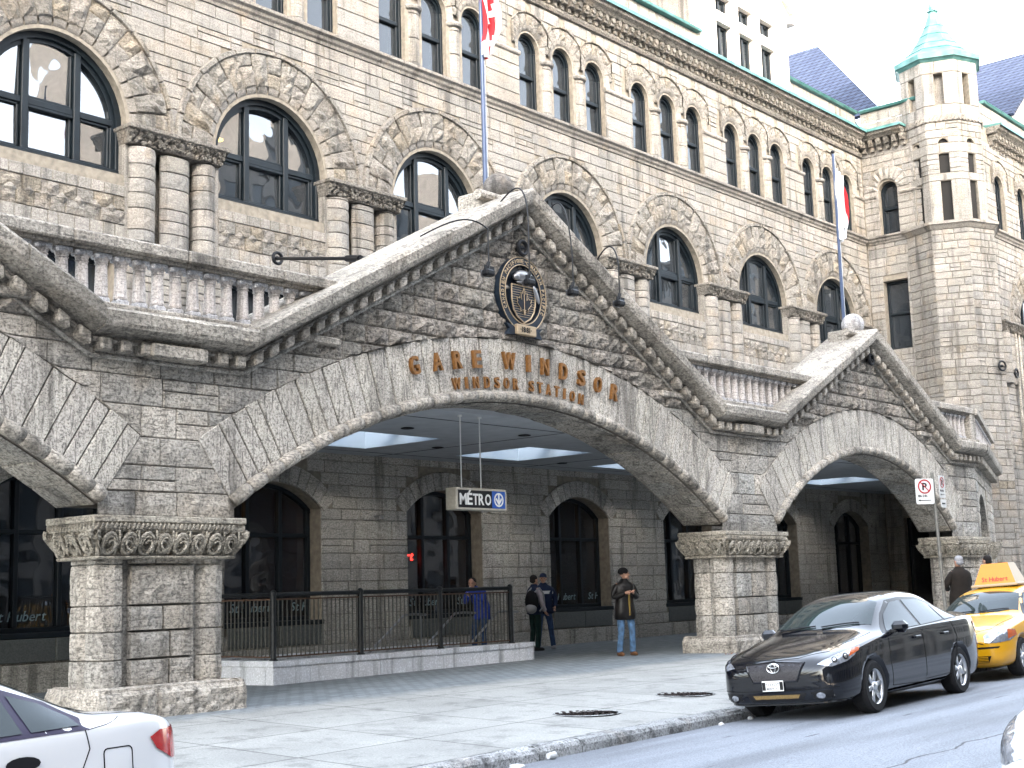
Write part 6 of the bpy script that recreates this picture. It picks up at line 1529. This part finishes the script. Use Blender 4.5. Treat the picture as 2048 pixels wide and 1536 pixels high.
# ---- white sedan rear at the lower left
WT_ = dict(CT); WT_['zt'] = [(a, b) for a, b in CT['zt'] if a < 3.9] + [(3.9, 1.17), (4.05, 1.085), (4.25, 1.07), (4.5, 1.05), (4.65, 1.0), (4.76, .90), (4.8, .76)]; WT_['ws'] = [(a, b) for a, b in CT['ws'] if a < 4] + [(4.2, .885), (4.45, .84), (4.62, .78), (4.74, .70), (4.8, .60)]
c = Car('parked_car', 'white sedan parked at the kerb, only its rear half showing', 4.75, 1.78, 1.50, 'cwhite', (1.16, 8.1, -.34), (rad(-3), rad(-.8), 0), group='white cars at the frame edges', tab=WT_)
M['purple'] = plain('purple_black_seal', (.03, .02, .06), .4)
X = lambda p: [(a, b) for a, b in p]
for m in ('L', 'R'):
    c.patch('side_glass_trim', [(1.42, .95), (3.92, 1.0), (3.90, 1.08), (3.72, 1.20), (3.42, 1.305), (3.1, 1.365), (2.55, 1.385), (2.15, 1.355), (1.8, 1.2)], m, 'purple', .003)
    for p in ([(1.56, .985), (2.54, 1.0), (2.50, 1.34), (2.2, 1.32), (1.85, 1.18)], [(2.62, 1.0), (3.44, 1.02), (3.38, 1.27), (3.1, 1.335), (2.58, 1.355)], [(3.50, 1.02), (3.85, 1.03), (3.82, 1.09), (3.66, 1.19), (3.44, 1.26)]): c.patch('side_window', p, m, 'cg', .008)
    c.line('door_gap', [(2.57, .30), (3.36, .32), (3.6, .5), (3.82, .72), (3.90, .88), (3.88, 1.0)], m); c.line('door_gap', [(1.50, .95), (1.46, .6), (1.50, .30), (2.55, .27), (2.57, .98)], m)
    h, n = c.hit((3.45, -3 if m == 'L' else 3, .84), (0, 1 if m == 'L' else -1, 0)); c.patch('door_handle', [(3.42 + .12 * cos(q), .84 + .045 * sin(q)) for q in fr(0, 2 * pi, 14)[:-1]], m, 'trimb', .008, mx=.04)
    c.patch('tail_light', [(4.40, .90), (4.50, .94), (4.72, .955), (4.80, .74), (4.62, .74), (4.46, .82)], m, 'redl', .008, mx=.04)
    c.line('pillar_gap', [(3.9, 1.0), (4.05, 1.02), (4.2, 1.06)], m, r=.003)
fd = [(4.20 + .10 * cos(q) * (1 + .1 * cos(4 * q)), .78 + .085 * sin(q)) for q in fr(0, 2 * pi, 20)[:-1]]
fd = [(4.12 + sx * .085 + .03 * cos(a + q), .77 + sy * .065 + .03 * sin(a + q)) for (sx, sy, a) in ((1, 1, 0), (-1, 1, pi / 2), (-1, -1, pi), (1, -1, 1.5 * pi)) for q in fr(0, pi / 2, 3)]
c.line('fuel_flap', fd, 'L', 'groove', .005, closed=True, n=3)
c.patch('rear_window', [(3.30, -.52), (3.98, -.62), (4.04, 0), (3.98, .62), (3.30, .52), (3.25, 0)], 'T', 'cg', .005); c.patch('rear_window_seal', [(3.94, -.66), (4.06, -.6), (4.09, 0), (4.06, .6), (3.94, .66), (4.0, 0)], 'T', 'trimb', .012)
c.line('boot_gap', [(4.02, -.62), (4.5, -.66), (4.7, -.6)], 'T', r=.003)
c.patch('windscreen', [(1.30, 0), (1.45, -.68), (2.0, -.54), (2.06, 0), (2.0, .54), (1.45, .68)], 'T', 'cg', .005)
c.line('bumper_gap', [(4.3, .60), (4.72, .62)], 'L', r=.003)
# ---- white car nosing in at the lower right
c = Car('white_car', 'white car in the traffic lane, only the corner of its bonnet and headlight showing', 4.6, 1.78, 1.43, 'cwhite', (7.07, 2.15, -.08), (0, rad(-.5), rad(2)), group=None)
glaze(c, .98, 4.6 / 4.8); doors(c, 4.6 / 4.8, .98)
for sg in (-1, 1):
    a = rad(35) * (1 if sg < 0 else -1); c.patch('headlight', [(-(sg * y), z) for y, z in [(.36, .62), (.50, .57), (.72, .58), (.86, .68), (.92, .80), (.80, .79), (.6, .74), (.42, .70)]], ('D', a, (.3, 0)), 'lens', .006, mx=.05)
    c.line('headlight_edge', [(sg * .45, .75), (sg * .62, .79), (sg * .72, .82)], 'F', 'trimb', .008)
c.patch('grille', [(-.36, .66), (-.3, .52), (.3, .52), (.36, .66)], 'F', 'trimb', .004); c.line('bonnet_gap', [(.14, .3), (.32, .62), (.9, .72), (1.25, .74)], 'T', 'trimb', .006)
# car parts are local to their car, which is scaled to the scene
# ================================================================ people
M['skin'] = plain('skin', (.62, .34, .23), .55); M['jeans'] = plain('blue_jeans', (.10, .21, .38), .85, noise=.5, nscale=14, bump=.01); M['jeansd'] = plain('dark_jeans', (.035, .085, .20), .85, noise=.5, nscale=14, bump=.01)
M['leather'] = plain('black_leather', (.022, .02, .02), .33, noise=.5, nscale=8, bump=.02); M['knit'] = plain('black_knit', (.008, .008, .01), .95); M['navyj'] = plain('navy_jacket', (.012, .025, .07), .8, noise=.3, bump=.01, nscale=9); M['greyc'] = plain('pale_pinkish_cloth', (.55, .48, .50), .85, noise=.2, bump=.01, nscale=9)
M['lips'] = plain('lips', (.3, .09, .07), .6); M['green'] = plain('dark_green_trousers', (.012, .04, .035), .9, noise=.3, bump=.01, nscale=9); M['boot'] = plain('tan_boot', (.20, .085, .03), .7, noise=.3); M['bshoe'] = plain('black_shoe', (.01, .01, .01), .5); M['sneak'] = plain('pale_sneaker', (.5, .5, .55), .7, noise=.4, nscale=30); M['coat'] = plain('dark_brown_coat', (.022, .016, .012), .95, noise=.3, bump=.015, nscale=8); M['greyhair'] = plain('grey_hair', (.42, .41, .42), .9, noise=.4, nscale=60); M['hair'] = plain('dark_hair', (.015, .011, .01), .8); M['bluej'] = plain('bright_blue_jacket', (.015, .06, .45), .7, noise=.3, bump=.01, nscale=9); M['yellowc'] = plain('mustard_lining', (.26, .17, .03), .9); M['eye'] = plain('eye', (.01, .01, .01), .3)
def skin(pts, edges, root=0, sub=2, wiggle=0):
    """pts: [((x,y,z), (rx, ry))]"""
    me = D.meshes.new('sk'); me.from_pydata([p for p, r in pts], edges, []); me.update()
    o = D.objects.new('sk', me); COL.objects.link(o); o.modifiers.new('s', 'SKIN'); 
    o.modifiers['s'].use_smooth_shade = True
    for i, (p, r) in enumerate(pts): me.skin_vertices[0].data[i].radius = r if isinstance(r, tuple) else (r, r)
    for i in range(len(pts)): me.skin_vertices[0].data[i].use_root = (i == root)
    m = o.modifiers.new('b', 'SUBSURF'); m.levels = sub; m.render_levels = sub
    bpy.context.view_layer.update(); dg = bpy.context.evaluated_depsgraph_get(); r = D.meshes.new_from_object(o.evaluated_get(dg)); D.objects.remove(o); return r
def join(meshes, name, mat, vox=None):
    bm = bmesh.new()
    for me in meshes: bm.from_mesh(me)
    me = D.meshes.new(name); bm.to_mesh(me); bm.free(); me.materials.clear(); me.materials.append(M[mat])
    if vox:
        me = evald(me, [('REMESH', dict(mode='VOXEL', voxel_size=vox, use_smooth_shade=True))]); me.name = name
        if not me.materials: me.materials.append(M[mat])
    me.polygons.foreach_set('use_smooth', [True] * len(me.polygons)); me.polygons.foreach_set('material_index', [0] * len(me.polygons)); return me
def ellip(c, r, n=16, m=10, R=None):
    mb = MB(); R = R or Matrix(); 
    vs = []
    for i in range(m + 1):
        for j in range(n):
            a, b = pi * i / m, 2 * pi * j / n; v = Vector((r[0] * sin(a) * cos(b), r[1] * sin(a) * sin(b), r[2] * cos(a))); v = R @ v; vs.append((v.x + c[0], v.y + c[1], v.z + c[2]))
    mb.add(vs, [(i * n + j, (i + 1) * n + j, (i + 1) * n + (j + 1) % n, i * n + (j + 1) % n) for i in range(m) for j in range(n)]); return mb.mesh('e', 'skin')
def person(label, loc, rot, J, top, topm, trm, shm, hat, group=None, sc=.955, coatlen=.82, headrot=0, arms=None, scarf=None, bodylean=0, slm=None, build=1.0):
    """local frame: faces -Y, left side is +X. J: overrides of joints"""
    j = dict(pel=(0, 0, .95), wst=(0, 0, 1.08), chs=(0, .0, 1.30), nck=(0, .0, 1.50), hed=(0, -.015, 1.64),
             sL=(.185, 0, 1.43), eL=(.25, .03, 1.16), hL=(.24, -.05, .92), sR=(-.185, 0, 1.43), eR=(-.25, .03, 1.16), hR=(-.24, -.05, .92),
             tL=(.095, 0, .92), kL=(.11, -.02, .50), aL=(.12, .03, .09), tR=(-.095, 0, .92), kR=(-.11, -.02, .50), aR=(-.12, .03, .09)); j.update(J)
    V = {k_: Vector(v) for k_, v in j.items()}
    t = thing('person', label, 'person', loc, rotz=rot, group=group); t.scale = (sc, sc, sc)
    def add(name, me, par=None): o = D.objects.new(name, me); COL.objects.link(o); o.parent = par or t; return o
    # body: torso, limbs, neck, head with face, hands with fingers, one continuous remeshed surface
    P = [(V['pel'], (.14, .095)), (V['wst'], (.13, .09)), (V['chs'], (.15, .10)), (V['nck'] - Vector((0, 0, .02)), .06), (V['nck'] + Vector((0, -.004, .05)), .052)]
    E_ = [(0, 1), (1, 2), (2, 3), (3, 4)]; 
    def chain(st, pts):
        prev = st
        for p, r in pts: P.append((p, r)); E_.append((prev, len(P) - 1)); prev = len(P) - 1
        return prev
    fing = []
    for s in 'LR':
        sh, el, ha = V['s' + s], V['e' + s], V['h' + s]; d = (ha - el).normalized()
        chain(2, [(sh, .058), (sh.lerp(el, .5), .048), (el, .042), (el.lerp(ha, .5), .037), (ha, .026), (ha + d * .05, (.036, .022)), (ha + d * .085, (.034, .016))])
        side = d.cross(Vector((0, 1, .2))).normalized(); cu = Vector((0, -1, 0)) - d * d.dot(Vector((0, -1, 0))); cu = cu.normalized() if cu.length > .1 else Vector((0, 0, -1))
        for q, (o_, ln) in enumerate(((-.027, .068), (-.009, .078), (.009, .074), (.026, .06))):
            b = ha + d * .085 + side * o_; mb = MB(); mb.tube([b, b + d * ln * .45 + cu * .008, b + d * ln * .8 + cu * .028, b + d * ln * .85 + cu * .05], [.0095, .009, .008, .007], 6); fing.append(mb.mesh('f', 'skin'))
        b = ha + d * .03 - side * .03; mb = MB(); mb.tube([b, b - side * .02 + d * .03 + cu * .012, b - side * .018 + d * .06 + cu * .028], [.012, .011, .009], 6); fing.append(mb.mesh('f', 'skin'))
        chain(0, [(V['t' + s], .085), (V['t' + s].lerp(V['k' + s], .5), .072), (V['k' + s], .054), (V['k' + s].lerp(V['a' + s], .4), .052), (V['a' + s], .036)])
    H = V['hed']; Rh = Matrix.Rotation(headrot, 3, 'Z')
    hp = lambda x, y, z: tuple(H + Rh @ Vector((x, y, z)))
    parts = [skin(P, E_), ellip(H + Vector((0, .005, .03)), (.076, .097, .093), R=Rh), ellip(hp(0, -.022, -.045), (.058, .068, .062), R=Rh), ellip(hp(0, -.1, -.012), (.014, .022, .024), R=Rh), ellip(hp(0, -.082, -.085), (.03, .025, .02), R=Rh),
             ellip(hp(.077, .012, -.005), (.012, .02, .032), R=Rh), ellip(hp(-.077, .012, -.005), (.012, .02, .032), R=Rh), ellip(hp(0, -.088, -.055), (.026, .012, .006), R=Rh), ellip(hp(0, -.082, .035), (.05, .016, .012), R=Rh)] + fing
    body = add('body', join(parts, 'body', 'skin', .0105))
    for s in (-1, 1): add('eye', join([ellip(hp(s * .031, -.084, .008), (.013, .008, .007), R=Rh)], 'eye', 'eye'), body)
    add('mouth', join([ellip(hp(0, -.092, -.055), (.022, .008, .004), R=Rh)], 'mouth', 'lips'), body)
    # trousers
    q = [(V['wst'] + Vector((0, 0, -.06)), (.155, .115)), (V['pel'] + Vector((0, 0, -.03)), (.165, .125))]; e = [(0, 1)]
    for s in 'LR':
        n0 = len(q); a, b, c_ = V['t' + s], V['k' + s], V['a' + s]
        q += [(a + Vector((0, 0, -.06)), (.092, .1)), (a.lerp(b, .5), .085), (b, .072), (b + Vector((0, .005, -.04)), .07), (b.lerp(c_, .55), .066), (c_ + Vector((0, 0, .03)), .066), (c_ + Vector((0, -.01, -.035)), .072)]
        e += [(1, n0)] + [(n0 + i, n0 + i + 1) for i in range(6)]
    add('trousers', join([skin(q, e)], 'trousers', trm))
    # jacket
    L0 = V['pel'] + Vector((0, 0, coatlen - .95)); b_ = build
    def at(z):      # body axis at a standing height z
        ks = [(.95, V['pel']), (1.08, V['wst']), (1.30, V['chs']), (1.50, V['nck'])]
        if z <= .95: return V['pel'] + Vector((0, 0, z - .95))
        for (a, p), (b, q) in zip(ks, ks[1:]):
            if z <= b: return p.lerp(q, (z - a) / (b - a))
        return V['nck'] + Vector((0, 0, z - 1.5))
    rg = [(coatlen - .02, .17, .12), (coatlen, .205, .158), (.9, .200, .155), (1.0, .188, .148), (1.1, .178, .138), (1.22, .186, .138), (1.32, .198, .138), (1.39, .202, .130), (1.435, .188, .115), (1.468, .145, .10), (1.495, .095, .085), (1.53, .072, .074), (1.55, .06, .064)]
    lo = MB(); n_ = 28; sd_ = random.random() * 9
    for k_, (z, rx, ry) in enumerate(rg):
        p_ = at(z)
        for i in range(n_):
            a = 2 * pi * i / n_; w_ = 1 + (.035 * sin(3 * a + z * 23 + sd_) * sin(z * 31 + a) + .02 * sin(7 * a + z * 11 + sd_)) * (1 if z < 1.45 else .2); e_ = .85
            ca, sa = cos(a), sin(a); lo.v.append((p_.x + rx * b_ * w_ * (abs(ca) ** e_) * (1 if ca > 0 else -1), p_.y + ry * b_ * w_ * (abs(sa) ** e_) * (1 if sa > 0 else -1), p_.z))
    lo.f = [(k_ * n_ + i, k_ * n_ + (i + 1) % n_, (k_ + 1) * n_ + (i + 1) % n_, (k_ + 1) * n_ + i) for k_ in range(len(rg) - 1) for i in range(n_)]; lo.m = [0] * len(lo.f)
    tors = lo.mesh('t', 'skin'); slv = []
    for s in 'LR':
        sh, el, ha = V['s' + s], V['e' + s], V['h' + s]; q = [(V['chs'].lerp(sh, .75), .07), (sh + Vector((0, 0, -.03)), .08), (sh.lerp(el, .5), .076), (el, .068), (el.lerp(ha, .5), .062), (el.lerp(ha, .93), .055), (el.lerp(ha, .99), .056)]
        slv.append(skin(q, [(i, i + 1) for i in range(6)]))
    if slm: add(top, join([tors], top, topm)); [add('sleeve', join([x], 'sleeve', slm)) for x in slv]
    else: add(top, join([tors] + slv, top, topm))
    for s in 'LR':
        a = V['a' + s]; z0 = -a.z; mb = [ellip(a + Vector((0, -.075, -a.z + .042)), (.048, .125, .045)), ellip(a + Vector((0, .02, -a.z + .06)), (.045, .06, .062)), ellip(a + Vector((0, -.04, -a.z + .016)), (.052, .15, .018))]
        add('shoe', join(mb, 'shoe', shm, .012))
    if hat == 'knit':
        add('knit_cap', join([ellip(hp(0, .018, .055), (.092, .11, .085), R=Rh), ellip(hp(0, .02, .03), (.096, .114, .03), R=Rh)], 'knit_cap', 'knit', .014))
    elif hat == 'cap':
        add('cap', join([ellip(hp(0, .012, .06), (.09, .108, .078), R=Rh), ellip(hp(0, -.11, .045), (.062, .075, .012), R=Rh)], 'cap', 'navyj', .013)); add('hair', join([ellip(hp(0, .035, -.005), (.084, .08, .06), R=Rh)], 'hair', 'hair'))
    elif hat: add('hair', join([ellip(hp(0, .022, .05), (.085, .098, .085), R=Rh), ellip(hp(0, .05, -.01), (.08, .068, .06), R=Rh)], 'hair', hat, .013))
    return t, add, V, hp
# man in the leather jacket, arms folded up, looking right
p, add, V, hp = person('man in black leather jacket, black knit cap and light jeans standing alone between the pillars', (22.35, 16.25, sz(22.3, 16.25)), rad(-28), dict(eR=(-.27, -.02, 1.17), hR=(-.09, -.24, 1.26), eL=(.27, -.02, 1.16), hL=(.07, -.27, 1.26), kL=(.13, -.03, .5), aL=(.15, .02, .09), kR=(-.11, -.01, .5), aR=(-.13, .05, .09)), 'leather_jacket', 'leather', 'jeans', 'boot', 'knit', coatlen=.74, headrot=rad(72), sc=.97, build=1.06)
mb = MB(); mb.cbox(.01, .045, -.178, -.12, .80, 1.30, .012); add('mustard_lining', mb.mesh('mustard_lining', 'yellowc'))
# man with backpack (back turned to us, facing right) and man in navy jacket
p, add, V, hp = person('man in navy and pale pink jacket and dark green trousers, a backpack on his back', (24.25, 20.15, sz(24.2, 20.15)), rad(75), dict(eR=(-.26, .0, 1.15), hR=(-.22, -.14, .92), eL=(.25, .0, 1.15), hL=(.2, -.12, .95)), 'jacket', 'navyj', 'green', 'bshoe', 'hair', coatlen=.86, slm='greyc', headrot=rad(8), sc=.96)
t = thing('backpack', 'black and grey backpack worn by the man in the pink sleeved jacket', 'backpack', (24.02, 20.05, 1.1)); M['bgrey'] = plain('grey_nylon', (.33, .33, .34), .7)
bx, by, bz = 24.0, 20.02, 1.02
t.location = (bx, by, bz); me = join([ellip((0, 0, .12), (.13, .17, .26))], 'bag', 'knit'); o = D.objects.new('bag', me); COL.objects.link(o); o.parent = t
me = join([ellip((-.05, -.02, -.03), (.11, .14, .12))], 'pocket', 'bgrey'); o = D.objects.new('pocket', me); COL.objects.link(o); o.parent = t
for s in (-1, 1): mb = MB(); mb.tube([(.0, s * .1, .33), (.14, s * .12, .42), (.26, s * .13, .3), (.28, s * .14, .05), (.1, s * .14, -.1)], .02, 6); o = D.objects.new('strap', mb.mesh('strap', 'bgrey')); COL.objects.link(o); o.parent = t
p, add, V, hp = person('man in navy jacket with white chest stripe and navy cap beside the backpack wearer', (24.95, 20.45, sz(24.9, 20.45)), rad(-35), dict(hR=(-.26, -.06, .95), eR=(-.3, .02, 1.17), eL=(.3, .03, 1.17), hL=(.24, -.1, .98), kR=(-.13, -.03, .5), aR=(-.16, .02, .09), kL=(.15, -.02, .5), aL=(.2, .0, .09)), 'jacket', 'navyj', 'jeansd', 'sneak', 'cap', coatlen=.84, headrot=rad(-20), sc=.98, build=1.15)
mb = MB(); 
vs = []; n = 14
for i in range(n + 1):
    a = -1.25 + 2.5 * i / n
    for z in (1.285, 1.355): vs.append((.232 * sin(a), -.162 * cos(a) - .006, z))
mb.add(vs, [(2 * i, 2 * i + 2, 2 * i + 3, 2 * i + 1) for i in range(n)]); add('chest_stripe', mb.mesh('chest_stripe', 'white'))
# man in blue leaning forward behind the railing
p, add, V, hp = person('man in bright blue jacket bending forward behind the railing, lighting a cigarette', (22.35, 20.15, sz(22.3, 20.1)), rad(-78), dict(pel=(0, .16, .93), wst=(0, .14, 1.06), chs=(0, .0, 1.27), nck=(0, -.14, 1.43), hed=(0, -.24, 1.53), sL=(.18, -.08, 1.38), sR=(-.18, -.08, 1.38), eL=(.22, -.18, 1.14), hL=(.06, -.34, 1.26), eR=(-.22, -.18, 1.14), hR=(-.05, -.34, 1.27), tL=(.09, .14, .9), tR=(-.09, .14, .9)), 'jacket', 'bluej', 'jeansd', 'bshoe', 'hair', coatlen=.8, headrot=rad(8), sc=1.01)
mb = MB(); mb.tube([hp(.0, -.10, -.06), hp(0, -.18, -.08)], .006, 6); t = place('cigarette', mb.mesh('cigarette', 'white')); t.parent = None; t.location = p.location; t.rotation_euler = p.rotation_euler; t.scale = p.scale; tag(t, 'white cigarette in the mouth of the man in blue', 'cigarette')
# older man walking away past the third pillar, and a dark figure beyond the taxi sign
p, add, V, hp = person('grey haired man in a dark brown coat seen from behind beyond the black car roof', (26.95, 11.3, sz(26.9, 11.3)), rad(150), dict(eR=(-.30, -.1, 1.16), hR=(-.15, -.28, 1.12), eL=(.31, -.06, 1.17), hL=(.12, -.26, 1.1), kL=(.11, -.12, .5), aL=(.12, -.1, .1)), 'coat', 'coat', 'jeansd', 'bshoe', 'greyhair', coatlen=.66, sc=.985, build=1.2)
p, add, V, hp = person('dark clothed person half hidden behind the taxi roof sign', (29.3, 11.65, sz(29, 11.6)), rad(160), {}, 'coat', 'knit', 'jeansd', 'bshoe', 'hair', coatlen=.7, sc=.99, build=1.15)
bpy.context.view_layer.update()
